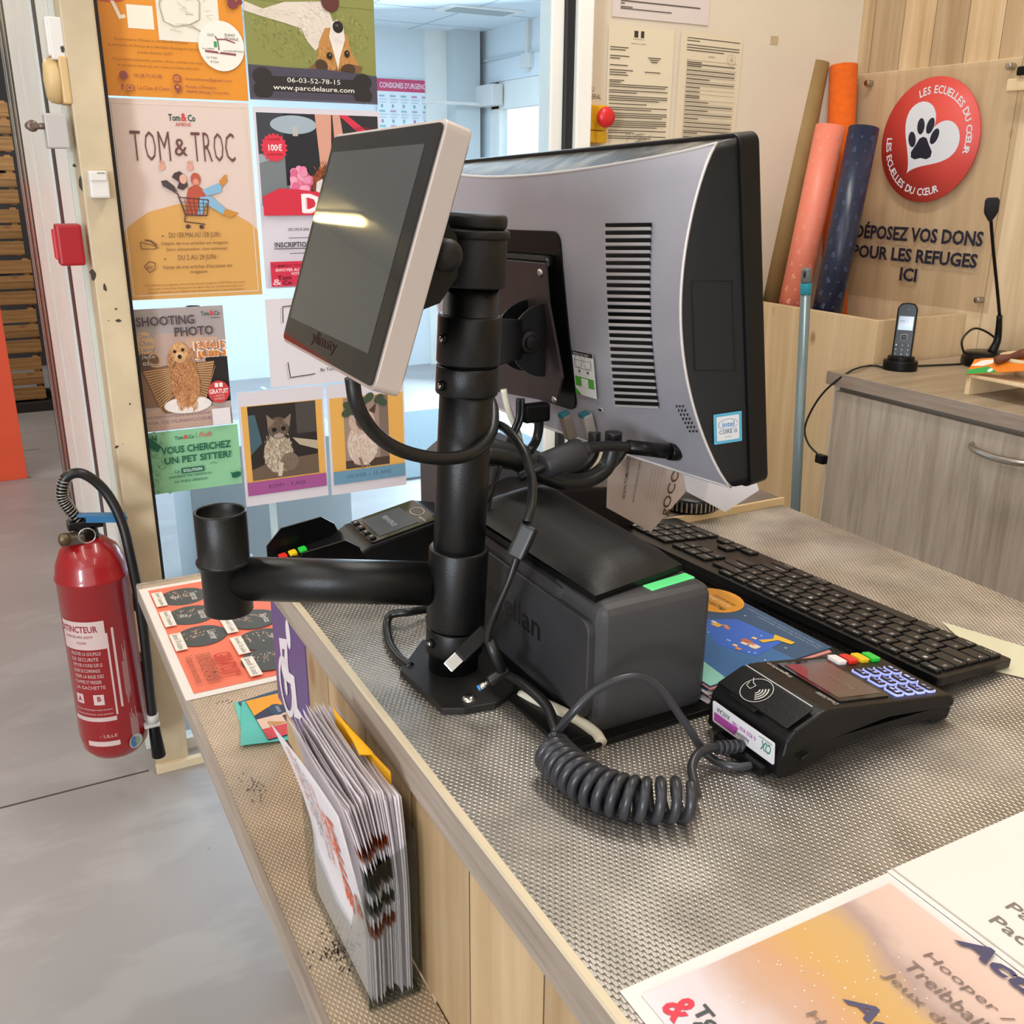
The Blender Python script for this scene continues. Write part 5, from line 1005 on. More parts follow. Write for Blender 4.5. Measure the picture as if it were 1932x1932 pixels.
m = MB(); q = V(dv).normalized(); m.box((.027, .021, -.0), (.006, .046, .034), DUSTB, .002, AT); m.make('clamp_lip', t)

# ------------------------------------------------------------------ barcode scanner in its recess
t = thing('barcode_scanner', 'bulky graphite barcode scanner with a green status light, sunk in the counter', 'scanner', (.41, .66, .945))
m = MB(); m.bx((.334, .532, .9813), (.487, .545, .986), BLKS, .001); m.bx((.334, .545, .9813), (.366, .80, .9855), BLKS, .001); m.bx((.474, .545, .9813), (.487, .80, .986), BLKS, .001); m.make('base_plate', t)
m = MB()
m.box((.4215, .585, 1.032), (.107, .078, .1135), GRAF, .013, None, 4); m.make('front_housing', t)
XZ = lambda y: Matrix(((1, 0, 0, 0), (0, 0, 1, y), (0, 1, 0, 0), (0, 0, 0, 1)))
m = MB(); m.bx((.366, .60, .975), (.470, .79, 1.086), GRAF2, .008); m.make('body', t)
# back plate with moulded wording
FT = frame((.3635, .775, .992), (0, -1, 0), (0, 0, 1))
m = MB(); m.prism(rrect(0, 0, .222, .083, .010), .012, GRAF2, FT @ Matrix.Translation((0, 0, -.011)), .003, 3); m.make('back_plate', t)
m = MB(); m.text('Magellan', .028, .030, .150, .058, mat('moulded_letters', '#151516', .4), FT, .0012, .012); m.make('lettering', t)
lc = [V((.372, .560, 1.0935)), V((.466, .577, 1.0955)), V((.466, .80, 1.097)), V((.360, .765, 1.097))]
def lid(u_, v_):
    a = lc[0].lerp(lc[1], u_); b = lc[3].lerp(lc[2], u_); p_ = a.lerp(b, v_); 
    du = min(u_, 1-u_)*2; dv_ = min(v_, 1-v_)*2; p_.z += .013*min(1, du*1.6)**.6*min(1, dv_*4)**.5+.004*v_; return p_
m = MB(); m.grid(lid, 24, 24, DUSTB); 
bot = [p_-V((0, 0, .0055)) for p_ in lc]; m.add(lc+bot, [[0, 1, 5, 4], [1, 2, 6, 5], [2, 3, 7, 6], [3, 0, 4, 7], [4, 5, 6, 7]], BLKS); m.make('hood', t)
m = MB(); m.bx((.374, .582, 1.07), (.46, .78, 1.091), BLKS, .003); m.make('hood_seat', t)
m = MB(); gm = mat('status_light', '#58c878', .3, emit=.6); m.box((.4445, .5655, 1.0885), (.046, .011, .0022), gm, .0008, None, 2, Matrix.Rotation(.12, 4, 'Z')); m.make('status_light', t)
m = MB(); m.tube([(.345, .625, .984), (.352, .60, .987), (.362, .57, .987), (.366, .545, .986), (.364, .532, .985)], .0046, CABLEW, 10); tag(m.make('ivory_cable'), 'short ivory cable in the dark slot beside the scanner base', 'cable')

# ------------------------------------------------------------------ payment terminal in front
t = thing('payment_terminal', 'black card terminal with lit keys lying near the counter edge', 'terminal', (.54, .476, .9813))
Y0, Y1 = .435, .518
low = [(.452, .986), (.4535, 1.004), (.628, .996), (.634, .992), (.631, .983), (.617, .9815), (.608, .988), (.56, .9935), (.51, .991), (.482, .984), (.470, .9815), (.458, .9815)]
upp = [(.453, 1.000), (.4555, 1.012), (.462, 1.0195), (.4855, 1.0275), (.492, 1.0285), (.500, 1.0275), (.629, 1.0055), (.634, 1.0005), (.633, .994), (.56, 1.004)]
m = MB(); m.prism(low, Y1-Y0-.004, BLK, XZ(Y0+.002), .0015); m.make('lower_shell', t)
m = MB(); m.prism(upp, Y1-Y0, BLK, XZ(Y0), .0025, 3); m.make('upper_shell', t)
KT = frame((.628, Y0, 1.0057), (0, 1, 0), (-.129, 0, .0218)); KW = Y1-Y0
m = MB(); m.prism(rrect(.008, .062, KW-.008, .117, .003), .0012, GLS, KT @ Matrix.Translation((0, 0, .0002))); m.poly([(.013, .066), (KW-.013, .066), (KW-.013, .113), (.013, .113)], mat('terminal_display', '#66564d', .1), KT, .0016); m.poly([(.06, .098), (.07, .098), (.07, .113), (.045, .113)], mat('display_banner', '#8a3038', .12), KT, .0018); m.text('Bienvenue', .022, .085, .05, .091, mat('display_text', '#8d8177', .12), KT, .0018); m.make('screen', t)
m = MB(); wl = ink('#c9c4bd'); m.text('ingenico', .052, .1195, .079, .1255, wl, KT, .0006, .01); m.text('Desk/5000', .006, .1195, .026, .1245, wl, KT, .0006); m.make('lettering', t)
LK = mat('key_backlight', '#aab4ff', .3, emit=.55)
for r_ in range(4):
    for c_ in range(3):
        x = .0135+.0165*c_; y = .0515-.0125*r_; m = MB(); m.prism(rrect(x-.0068, y-.0048, x+.0068, y+.0048, .0022), .0016, LK, KT); m.prism(rrect(x-.0058, y-.0038, x+.0058, y+.0038, .0018), .0022, BLKS, KT)
        ch = '123456789*0#'[r_*3+c_]; m.text(ch, x-.0042, y-.0026, x-.0016, y+.0026, LK, KT, .0026, .02); m.text(('', 'abc', 'def', 'ghi', 'jkl', 'mno', 'pqrs', 'tuv', 'wxyz', '+', '_', '.')[r_*3+c_] or '.', x+.0002, y-.0018, x+.0048, y+.0014, LK, KT, .0026); m.make('number_key', t)
for k, (c_, h_) in enumerate((('white', '#dcd6d2'), ('red', '#c92a1e'), ('yellow', '#d9b21a'), ('green', '#27b83c'))):
    x = .0715; y = .0525-.0135*k; m = MB(); m.prism(rrect(x-.0068, y-.005, x+.0068, y+.005, .002), .003, mat('key_'+c_, h_, .35, emit=.25), KT, .0008); o = m.make('function_key', t); o['label'] = c_+' function key'
# paper cover with contactless mark
CTm = frame((.4625, Y0, 1.0203), (0, 1, 0), (.023, 0, .008)); CF = Matrix(((0, 1, 0, 0), (0, 0, 0, 0), (0, 0, 0, 0), (0, 0, 0, 1)))
RT = frame((.4545, Y1, 1.0195), (0, -1, 0), (.024, 0, .009))
m = MB(); m.box((KW/2, .0165, .0002), (KW-.008, .026, .0014), BLK, .0006, RT); m.poly([(.006, .0305), (KW-.006, .0305), (KW-.006, .0313), (.006, .0313)], wl, RT, .0009); m.box((KW*.42, .001, .0006), (.03, .004, .0016), BLKS, .0006, RT); m.make('paper_cover', t)
m = MB(); cx, cy = .034, .0165
m.line([(cx+.0125*math.cos(2*PI*k/36), cy+.0125*math.sin(2*PI*k/36)) for k in range(37)], .0006, wl, RT, .0014)
for k in range(4): m.line([(cx+.001+(.0035+.0022*k)*math.cos(a_)-.002, cy-.0005+(.0035+.0022*k)*math.sin(a_)) for a_ in [-.8+1.6*j/8 for j in range(9)]], .0011, wl, RT, .0014)
m.line([(cx-.012, cy+.008), (cx-.008, cy+.004), (cx-.004, cy+.003), (cx-.005, cy-.002), (cx-.010, cy-.001), (cx-.011, cy+.003)], .0006, wl, RT, .0015); m.make('contactless_mark', t)
SK = frame((.4517, Y0+.006, 1.0105), (0, 1, 0), (.0015, 0, -.0185)); 
m = MB(); sw, sh = .068, .0185; m.prism(rrect(0, 0, sw, sh, .0015), .0008, ink('#dcd9dc'), SK @ Matrix.Translation((0, 0, .0012))); z = .0022
m.poly([(.038, .009), (.066, .009), (.066, .0165), (.042, .0165)], ink('#a8459a'), SK, z); m.text('Assistance', .026, .0115, .042, .0155, ink('#4a4a55'), SK, z+.0001, .01); m.text('0 820 820 786', .019, .0055, .045, .009, ink('#a8459a'), SK, z, .01); m.text('AVICAA', .048, .003, .063, .0075, ink('#4a4a55'), SK, z, .01); m.text('CIX', .003, .004, .014, .0125, ink('#2f7f6f'), SK, z, .02, .3); m.line([(.002, .0025), (.016, .0025)], .0006, ink('#2f7f6f'), SK, z); m.make('sticker', t)
m = MB(); m.box((.474, Y0-.0002, .9965), (.009, .001, .0028), BLKS, .0004, None, 2, Matrix.Rotation(-.25, 4, 'Y')); m.box((.474, Y0-.0008, .9965), (.007, .0006, .0016), GASK, 0, None, 2, Matrix.Rotation(-.25, 4, 'Y')); m.make('port', t)
m = MB(); m.bx((.443, Y0+.01, .9813), (.456, Y1-.02, .989), BLKS, .002); m.make('cable_door', t)

# spiral cord
t = thing('spiral_cord', 'dark grey coiled cord running from the terminal across the counter', 'cable', (.35, .47, .9813))
axis = [at(px, py, 2, .9965) for px, py in ((1040, 1418), (1072, 1450), (1126, 1486), (1205, 1508), (1302, 1508))]
pa = smooth_path(axis, 40); nT = 14; hp = []
for i in range(0, 521):
    f_ = i/520*(len(pa)-1); k = min(int(f_), len(pa)-2); c_ = pa[k].lerp(pa[k+1], f_-k); td = (pa[k+1]-pa[k]).normalized(); x = V((0, 0, 1)); y = td.cross(x).normalized(); a = 2*PI*nT*i/520+PI/2
    hp.append(c_+(x*math.sin(a)+y*math.cos(a))*.0122)
m = MB(); m.tube(hp, .0037, CABLEG, 10, 0); m.make('coil', t)
q0 = hp[-1]; m = MB(); m.tube([q0, at(1316, 1500, 2, .992), at(1305, 1450, 2, .998), at(1320, 1420, 2, 1.001), at(1352, 1410, 2, .997), at(1395, 1408, 2, .992), V((.452, .475, .988))], .0034, CABLEG, 10); e0, e1 = at(1352, 1411, 2, .997), at(1392, 1408, 2, .992)
for k in range(5): c_ = e0.lerp(e1, k/4); m.cyl(c_, c_+(e1-e0).normalized()*.003, .0052, CABLEG, None, 14, .0008)
m.make('plug_end', t)
m = MB(); m.tube([hp[0], at(1045, 1392, 2, 1.0), at(1075, 1350, 1, .515), at(1130, 1298, 1, .51), at(1200, 1276, 1, .505), at(1245, 1300, 1, .50), at(1290, 1360, 1, .49), at(1335, 1425, 1, .477), at(1385, 1446, 2, .986), at(1440, 1440, 2, .985)], .0031, CABLEG, 10); m.make('straight_lead', t)

# ------------------------------------------------------------------ second terminal
t = thing('payment_terminal', 'black card terminal with a privacy hood at the far counter end', 'terminal', (.33, .955, .98))
Y0, Y1 = .905, .985
low = [(.236, .9815), (.237, 1.002), (.30, 1.013), (.318, 1.024), (.40, 1.040), (.425, 1.034), (.436, 1.02), (.438, .9815)]
m = MB(); m.prism(low, Y1-Y0, BLK, XZ(Y0), .003); m.make('housing', t)
KT = frame((.318, Y0, 1.0245), (0, 1, 0), (.082, 0, .016)) 
KT = frame((.400, Y1, 1.0405), (0, -1, 0), (.082, 0, .016)) @ Matrix.Translation((0, -.0835, 0))
m = MB(); m.prism(rrect(.004, .004, .076, .082, .004), .0012, GLS, KT); m.poly([(.012, .016), (.068, .016), (.068, .062), (.012, .062)], mat('small_display', '#3d4450', .12), KT, .0016)
m.text('BIENVENUE', .022, .036, .056, .042, ink('#9aa3b0'), KT, .0019); m.line([(.04+.012*math.cos(2*PI*k/24), .072+.007*math.sin(2*PI*k/24)) for k in range(25)], .0008, wl, KT, .0017); m.text('ingenico', .055, .066, .072, .07, wl, KT, .0017)
m.make('screen', t)
for k in range(4): m = MB(); x = .014+.0165*k; m.prism(rrect(x-.006, .005, x+.006, .012, .002), .003, BLKS, KT, .0006); m.poly([(x-.001, .007), (x+.001, .007), (x+.001, .01), (x-.001, .01)], wl, KT, .0033); m.make('menu_key', t)
KP = frame((.3, Y1, 1.0135), (0, -1, 0), (.064, 0, .012)) @ Matrix.Translation((0, -.064, 0))
for k, c_ in enumerate(('red', 'yellow', 'green')): m = MB(); m.prism(rrect(.010, .002+.011*k, .022, .010+.011*k, .002), .003, MC['key_'+c_], KP, .0006); o = m.make('function_key', t); o['label'] = c_+' function key'
for r_ in range(4):
    for c_ in range(3): m = MB(); x = .026+.016*c_; y = .006+.0135*r_; m.prism(rrect(x, y, x+.013, y+.01, .002), .003, BLKS, KP, .0006); m.make('number_key', t)
for yy in (Y0-.0015, Y1): m = MB(); m.prism([(.230, .9815), (.230, 1.012), (.247, 1.030), (.292, 1.036), (.306, 1.026), (.312, 1.012)], .0022, BLKS, XZ(yy)); m.make('privacy_hood', t)

# ------------------------------------------------------------------ keyboard
t = thing('keyboard', 'full size black keyboard lying along the cashier side of the counter', 'keyboard', (.7, .68, .9813))
ko = V((.7535, .4695, .9835)); ku = V((-.078, 1, 0)); kv = V((-1, -.078, .11))
KB = frame(ko, ku, kv); KL, KW = .442, .108
m = MB(); m.prism(rrect(0, 0, KL, KW, .004), .0075, BLK, KB @ Matrix.Translation((0, 0, 0)), .0015); m.make('case', t)
m = MB(); m.bx((.02, KW-.014, -.008), (KL-.02, KW-.004, 0), BLKS, .002, KB); m.make('foot_bar', t)
LG = mat('key_legend', '#c4c2c0', .5); KEYM = mat('keycap', '#191817', .45, noise_amt=.15, nscale=60); nk = 0
def key(x, y, w, h, lg, small=False):
    global nk
    nk += 1; m = MB(); b = bmesh.new(); bmesh.ops.create_cube(b, size=1); bmesh.ops.scale(b, vec=(w-.003, h-.0028, .0028), verts=b.verts)
    bmesh.ops.bevel(b, geom=b.edges[:], offset=.0006, segments=1, affect='EDGES'); m.bm(b, KEYM, KB @ Matrix.Translation((x+w/2, y+h/2, .0089)))
    if lg:
        lh = .0042 if len(lg) == 1 else .0028; lw = .0034 if len(lg) == 1 else min(w*.6, .0026*len(lg)); s_ = .0036
        m.text(lg, x+s_, y+h-lh-.004 if len(lg) == 1 else y+.0055, x+s_+lw, y+h-.004 if len(lg) == 1 else y+.0055+lh, LG, KB, .0105, .01)
    m.make('key', t)
P0, PY, X0 = .01875, .0172, .006; yb = .005
def row(y, h, items, x=X0):
    for lg, w in items: key(x, y, w*P0, h, lg); x += w*P0
    return x
row(yb, PY, [('ctrl', 1.25), ('fn', 1), ('#', 1), ('alt', 1.25), ('', 5.5), ('alt gr', 1.25), ('#', 1.25), ('ctrl', 1.5)])
row(yb+PY, PY, [('^', 1.25), ('<', 1)]+[(c, 1) for c in 'WXCVBN,;:!']+[('shift', 1.75)])
row(yb+2*PY, PY, [('A', 1.75)]+[(c, 1) for c in 'QSDFGHJKLM%*']+[('', 1.25)])
row(yb+3*PY, PY, [('tab', 1.5)]+[(c, 1) for c in 'AZERTYUIOP^$']+[('enter', 1.5)])
row(yb+4*PY, PY, [('2', 1)]+[(c, 1) for c in '1234567890)=']+[('<--', 2)])
row(yb+5*PY+.001, .0105, [('esc', 1.05)]+[('f%d' % k, 1.07) for k in range(1, 13)])
nx = X0+15*P0+.008
row(yb, PY, [('<', 1), ('v', 1), ('>', 1)], nx); row(yb+PY, PY, [('^', 1)], nx+P0)
row(yb+3*PY, PY, [('x', 1), ('end', 1), ('v', 1)], nx); row(yb+4*PY, PY, [('ins', 1), ('o', 1), ('^', 1)], nx)
npx = nx+3*P0+.008
row(yb, PY, [('0', 2), ('.', 1)], npx); row(yb+PY, PY, [('1', 1), ('2', 1), ('3', 1)], npx); row(yb+2*PY, PY, [('4', 1), ('5', 1), ('6', 1), ('+', 1)], npx); row(yb+3*PY, PY, [('7', 1), ('8', 1), ('9', 1)], npx); row(yb+4*PY, PY, [('num', 1), ('/', 1), ('*', 1), ('-', 1)], npx)
m = MB(); m.poly([(.0, 0), (.125, .02), (.11, .06), (-.012, .045)], ink('#d9d4b8'), Matrix.Translation((.746, .455, .9822)) @ Matrix.Rotation(1.15, 4, 'Z'))
m = MB(); c4 = [at(px, py, 2, .9821) for px, py in ((1775, 1172), (1940, 1222), (1935, 1280), (1876, 1266))]; m.add([(p_.x, p_.y, .9821) for p_ in c4], [[3, 2, 1, 0]], ink('#d8d3b5'))
NT = frame(c4[2], c4[1]-c4[2], V((-.4, .9, 0)))
for k in range(3): m.text(('Note caisse', 'du lundi', 'samedi')[k], -.005, .004+.011*k, .03, .010+.011*k, ink('#b9b698'), frame((c4[2].x+.01, c4[2].y-.01, .9823), (.35, -.93, 0), (.93, .35, 0)) if False else frame((.765, .50, .9823), (-.1, .99, 0), (-.99, -.1, 0)), .0001*k)
tag(m.make('paper_note'), 'cream handwritten note half under the near end of the keyboard', 'note')

# ------------------------------------------------------------------ leaflets under the keyboard edge
rnd = random.Random(11)
for k in range(13):
    z = .9814+.00145*k; top = k == 12; a = rnd.uniform(-.02, .02); ox, oy = rnd.uniform(-.004, .003), rnd.uniform(-.004, .003)
    T = Matrix.Translation((.6115+ox, .5455+oy, z)) @ Matrix.Rotation(a, 4, 'Z') @ frame((0, 0, 0), (-.02, 1, 0), (-1, -.02, 0)); w, h = (.142, .140) if top else (.138, .137)
    m = MB(); cb = ['#2d4a6b', '#d98f86', '#3f6f9a', '#dcd6d4', '#27405f'][k % 5]; m.box((w/2, h/2, .0006), (w, h, .0012), ink(cb if not top else '#294d72'), 0, T)
    if top:
        Z = .0013
        m.poly([(.0, .045), (.1, .055), (.142, .05), (.142, .12), (0, .12)], ink('#2f68a0'), T, Z); m.poly([(.03, .026), (.085, .033), (.10, .062), (.055, .085), (.02, .07)], ink('#2a63c4'), T, Z+.0001)
        m.ell(.128, .022, .03, .027, ink('#e39a26'), T, Z+.0002); m.text('PROFITEZ', .106, .026, .139, .032, ink('#5a3a12'), T, Z+.0004, .01); m.text('de nos offres', .108, .0185, .138, .023, ink('#f3e6c8'), T, Z+.0004, .01); m.text('DES 39€ D\'ACHAT', .108, .012, .138, .0158, ink('#5a3a12'), T, Z+.0004)
        m.text('NOV.', .112, .066, .14, .078, ink('#e58a2a'), T, Z+.0003, .03); m.text('Bulles de', .104, .052, .138, .062, ink('#cfe3e6'), T, Z+.0003, .005, .3)
        for k2 in range(14): x, y = rnd.uniform(.03, .09), rnd.uniform(.042, .072); s_ = rnd.uniform(.004, .009); m.poly([(x, y), (x+s_, y+.001), (x+s_*.9, y+s_), (x-.001, y+s_*.8)], ink(rnd.choice(['#e0b04a', '#e9dcc4', '#d9865a', '#f0c97a', '#b8633f'])), T, Z+.0003+.00001*k2)
        m.poly([(.022, .022), (.043, .026), (.037, .034), (.042, .047), (.036, .047), (.033, .032), (.021, .028)], ink('#e3b21f'), T, Z+.0005)
        for k2 in range(12): m.ell(rnd.uniform(.01, .13), rnd.uniform(.02, .1), .0012, .0012, ink('#9fc3e6'), T, Z+.0002, 0, 8)
        m.text('Offre valable du 1er au 30 novembre, voir conditions en magasin', .004, .006, .098, .0085, ink('#a9bccd'), T, Z+.0001); m.text('Dans la limite des stocks disponibles', .004, .0105, .08, .013, ink('#a9bccd'), T, Z+.0001)
        m.poly([(0, .12), (.142, .105), (.142, .14), (0, .14)], ink('#8fcfc0'), T, Z+.0002)
    ord_ = 'top of the leaflet pile, blue with an orange corner, by the keyboard' if top else None
    o = m.make('leaflet'); tag(o, ('blue promotional leaflet with an orange corner on top of the pile') if top else 'leaflet edge in the pile under the blue promotional leaflet', 'leaflet', 'leaflet pile beside the scanner')

# ------------------------------------------------------------------ big laminated sheets on the near counter
def flat(o, u, v, w, h, base, t_=.0008): return Sheet(o, u, v, w, h, ink(base), t_)
s = flat((.244, .3295, .9822), (0, -1, 0), (1, .004, 0), .62, .2, '#e5e0dc'); s.w, s.h = .62, .2
LTm = s.T
def soft(s, pts, c): s.poly(pts, ink(c), s.T, s.up())
soft(s, [(.008, .008), (.62, .008), (.62, .193), (.008, .193)], '#dcd3d2')
PH = bpy.data.materials.new('soft_animal_photo'); PH.use_nodes = True; nt = PH.node_tree; N = nt.nodes.new; Lk = nt.links.new; MC['soft_animal_photo'] = PH
tc = N('ShaderNodeTexCoord'); sp_ = N('ShaderNodeSeparateXYZ'); Lk(tc.outputs['Object'], sp_.inputs[0])
nz = N('ShaderNodeTexNoise'); nz.inputs['Scale'].default_value = 14; nz.inputs['Detail'].default_value = 3; Lk(tc.outputs['Object'], nz.inputs['Vector'])
nf = N('ShaderNodeTexNoise'); nf.inputs['Scale'].default_value = 160; nf.inputs['Detail'].default_value = 4; Lk(tc.outputs['Object'], nf.inputs['Vector'])
a1 = N('ShaderNodeMath'); a1.operation = 'MULTIPLY_ADD'; a1.inputs[1].default_value = .05; Lk(nz.outputs[0], a1.inputs[0]); Lk(sp_.outputs[0], a1.inputs[2])
a2 = N('ShaderNodeMath'); a2.operation = 'MULTIPLY_ADD'; a2.inputs[1].default_value = .008; Lk(nf.outputs[0], a2.inputs[0]); Lk(a1.outputs[0], a2.inputs[2])
mr = N('ShaderNodeMapRange'); mr.inputs[1].default_value = .275; mr.inputs[2].default_value = .475; Lk(a2.outputs[0], mr.inputs[0])
cr = N('ShaderNodeValToRGB'); Lk(mr.outputs[0], cr.inputs[0]); el = cr.color_ramp.elements
el[0].position = 0; el[0].color = lin('#dcd5da'); el[1].position = 1; el[1].color = lin('#dfc9bd')
for p_, c_ in ((.2, '#d9cdd0'), (.33, '#c9a691'), (.45, '#cf9f7a'), (.55, '#d3a663'), (.66, '#d1aa70'), (.73, '#b49a92'), (.8, '#d9bdb0'), (.9, '#e3c3b4')): e_ = el.new(p_); e_.color = lin(c_)
Lk(cr.outputs[0], nt.nodes['Principled BSDF'].inputs['Base Color']); nt.nodes['Principled BSDF'].inputs['Roughness'].default_value = .3
s.poly([(.008, .008), (.62, .008), (.62, .193), (.008, .193)], PH, s.T, s.up())
s.up()
for k in range(70): x, y = random.gauss(.055, .03), random.gauss(.105, .025); s.ell(x, y, .0005, .0005, ink('#efe3d2'), s.T, s.z, 0, 6) if .01 < x < .3 and .03 < y < .18 else None
s.up()
def tx(s, t_, a, b_, hgt, c_, bold=0, shear=0, w=None):
    A_ = on(s.T, *a); B_ = on(s.T, *b_); s.text(t_, A_[0], A_[1], w or B_[0], A_[1]+hgt, ink(c_), s.T, s.up(), bold, shear)
A_ = on(s.T, 1243, 1902); s.text('&', A_[0], A_[1], A_[0]+.0125, A_[1]+.0185, ink('#d8263f'), s.T, s.up(), .03)
A_ = on(s.T, 1291, 1900); A_ = (A_[0]+.004, A_[1]+.001); s.text('Tom', A_[0], A_[1], A_[0]+.026, A_[1]+.0095, ink('#3a3f44'), s.T, s.up(), .03)
A_ = on(s.T, 1276, 1921); A_ = (A_[0]+.007, A_[1]+.001); s.text('Co', A_[0], A_[1], A_[0]+.019, A_[1]+.0095, ink('#3a3f44'), s.T, s.up(), .03)
A_ = on(s.T, 1588, 1888); s.text('Activités', A_[0], A_[1], A_[0]+.085, A_[1]+.012, ink('#4a4668'), s.T, s.up(), .035, .25)
for tt, px, py, ll in (('Hooper / Agility', 1735, 1808, .092), ('Treibball', 1702, 1826, .048), ('Jeux de flair', 1658, 1845, .068), ('Hoopers', 1513, 1920, .05)):
    A_ = on(s.T, px, py); s.text(tt, A_[0], A_[1], A_[0]+ll, A_[1]+.0085, ink('#7d6a62'), s.T, s.up(), 0, .1)
A_ = on(s.T, 1798, 1778); s.text('Activités', A_[0], A_[1], A_[0]+.098, A_[1]+.0135, ink('#4a4668'), s.T, s.up(), .035, .25)
tag(s.make('laminated_sheet'), 'laminated activities sheet with a tan animal photo at the near counter corner', 'poster')
s = flat((.4445, .3302, .9830), (0, -1, 0), (1, .004, 0), .62, .30, '#e8e4de')
for tt, px, py, ll in (('Pack 3 séances', 1895, 1712, .1), ('Pack 5 séances', 1864, 1738, .1)):
    A_ = on(s.T, px, py); s.text(tt, A_[0], A_[1], A_[0]+ll, A_[1]+.009, ink('#7d756f'), s.T, s.up(), .005)
s.line([(.0, .004), (.6, .004)], .0008, ink('#b9b3ad'), s.T, s.up())
tag(s.make('laminated_sheet'), 'white laminated price sheet overlapping the activities sheet on its right', 'poster')

# ------------------------------------------------------------------ paper scraps, printer, pot behind the monitor
t = thing('receipt_printer', 'dark low receipt printer behind the barcode scanner', 'printer', (.56, .98, .985))
m = MB(); m.prism([(.463, .982), (.64, .982), (.64, 1.045), (.62, 1.052), (.50, 1.066), (.47, 1.058), (.463, 1.04)], .11, mat('dark_maroon_plastic', '#241d1e', .4), XZ(.885), .004); m.make('housing', t)
m = MB(); m.prism([(.44, 1.0), (.46, 1.0), (.56, 1.07), (.55, 1.086), (.47, 1.09), (.44, 1.07)], .12, mat('printer_lid', '#47474a', .4, noise_amt=.1), XZ(.94), .004); m.make('lid', t)
T = frame((.632, .80, .985), (0, .0, 1), (-1, .25, 0)); m = MB()
cor = [at(px, py, 1, .83) for px, py in ((1147, 905), (1197, 845), (1275, 868), (1302, 895), (1292, 930), (1228, 1004), (1145, 958))]
cen = sum(cor, V())/7; m.add(cor+[cen+V((0, -.006, .0))], [[i, (i+1) % 7, 7] for i in range(7)], mat('kraft_white_paper', '#e2d0c4', .7), None, True)
m.add([c_+V((0, .0012, 0)) for c_ in cor]+[cen+V((0, -.0048, 0))], [[(i+1) % 7, i, 7] for i in range(7)], MC['kraft_white_paper'], None, True)
def vtext(tx_, p0, p1, wd, c_, bold=0):
    a = at(*p0, 1, .822); b_ = at(*p1, 1, .822); u_ = (b_-a); L_ = u_.length; F_ = frame(a, u_, V((0, -1, 0)).cross(u_)); m.text(tx_, 0, 0, L_, wd, ink(c_), F_, 0, bold)
vtext('WWW.TOMANDCO.', (1180, 942), (1190, 858), .0042, '#4a3b38', .015); vtext('SPAAR PUNTEN BIJ ELKE AANKOOP', (1197, 948), (1212, 862), .003, '#4a3b38', .01)
for k in range(4): vtext('cumulez vos points en magasin', (1222+6*k, 945), (1232+7*k, 885), .0018, '#a08d85')
vtext('gOCO', (1262, 975), (1288, 888), .014, '#5a4038', .02)
tag(m.make('paper_bag_scrap'), 'creased white loyalty slip with upright printing hanging under the monitor', 'paper')
m = MB(); c4 = [at(*p_, 1, .76) for p_ in ((1290, 895), (1390, 905), (1422, 893), (1432, 925), (1368, 966), (1296, 928))]; m.add(c4, [list(range(6))[::-1]], PAPER); m.add([c_+V((0, .001, 0)) for c_ in c4], [list(range(6))], PAPER)
tag(m.make('paper_scrap'), 'plain white torn paper sticking out below the monitor corner', 'paper')
m = MB(); e_ = at(1302, 948, 2, .995); pts = []
m.lathe([(0, 0), (.036, 0), (.038, .004), (.038, .014), (.034, .018), (0, .018)], BLKS, Matrix.Translation((e_.x, e_.y, .9905)), 40)
for k in range(40): a = 2*PI*k/40; m.box((e_.x+.038*math.cos(a), e_.y+.038*math.sin(a), .9995), (.002, .002, .012), STL, 0, None)
tag(m.make('ribbed_pot'), 'round ribbed metal pot base behind the paper scraps', 'pot')

# ------------------------------------------------------------------ cables
def cable(name, label, pts, r, mt=CABLE, extra=None):
    m = MB(); m.tube(pts, r, mt, 12, 10)
    if extra: extra(m)
    tag(m.make(name), label, 'cable')
cable('display_cable', 'thick black cable looping from the small display round the pole', [at(664, 712, 1, .60), at(674, 765, 1, .60), at(705, 815, 1, .61), at(757, 850, 1, .62), at(828, 865, 1, .63), at(888, 856, 1, .645), at(924, 822, 1, .67), at(930, 775, 1, .70), at(918, 742, 1, .72)], .0050)
def box_(m):
    a, b_ = at(1000, 990, 1, .60), at(972, 1052, 1, .60); m.box((a+b_)/2, ((a-b_).length, .014, .011), CABLE, .003, None, 3, (axis_frame(b_, a).to_3x3() @ Matrix(((0, 0, 1), (0, 1, 0), (-1, 0, 0)))).to_4x4())
cable('adapter_cable', 'black cable with an inline block hanging in front of the scanner', [at(915, 798, 1, .72), at(950, 806, 1, .68), at(984, 845, 1, .64), at(1003, 900, 1, .62), at(1003, 950, 1, .605), at(994, 985, 1, .60)], .0036, CABLE, box_)
cable('power_lead', 'thin black lead ending in a ribbed barrel plug by the pole foot', [at(975, 1050, 1, .60), at(958, 1100, 1, .60), at(930, 1165, 1, .605), at(921, 1200, 1, .612), at(926, 1225, 1, .615), at(944, 1262, 1, .612)], .0026, CABLE, lambda m: (m.tube([at(923, 1208, 1, .613), at(946, 1265, 1, .611)], lambda f: .0042+.0006*math.sin(f*70), CABLE, 12, 0), m.cyl(at(956, 1262, 1, .612), at(922, 1286, 1, .612), .0048, CABLE, .0044, 16, .0008), m.cyl(at(924, 1285, 1, .612), at(904, 1298, 1, .612), .0024, CHR, None, 14), m.cyl(at(905, 1297, 1, .612), at(902, 1299, 1, .612), .00245, mat('blue_plug_tip', '#2f87d0', .4), None, 14)))
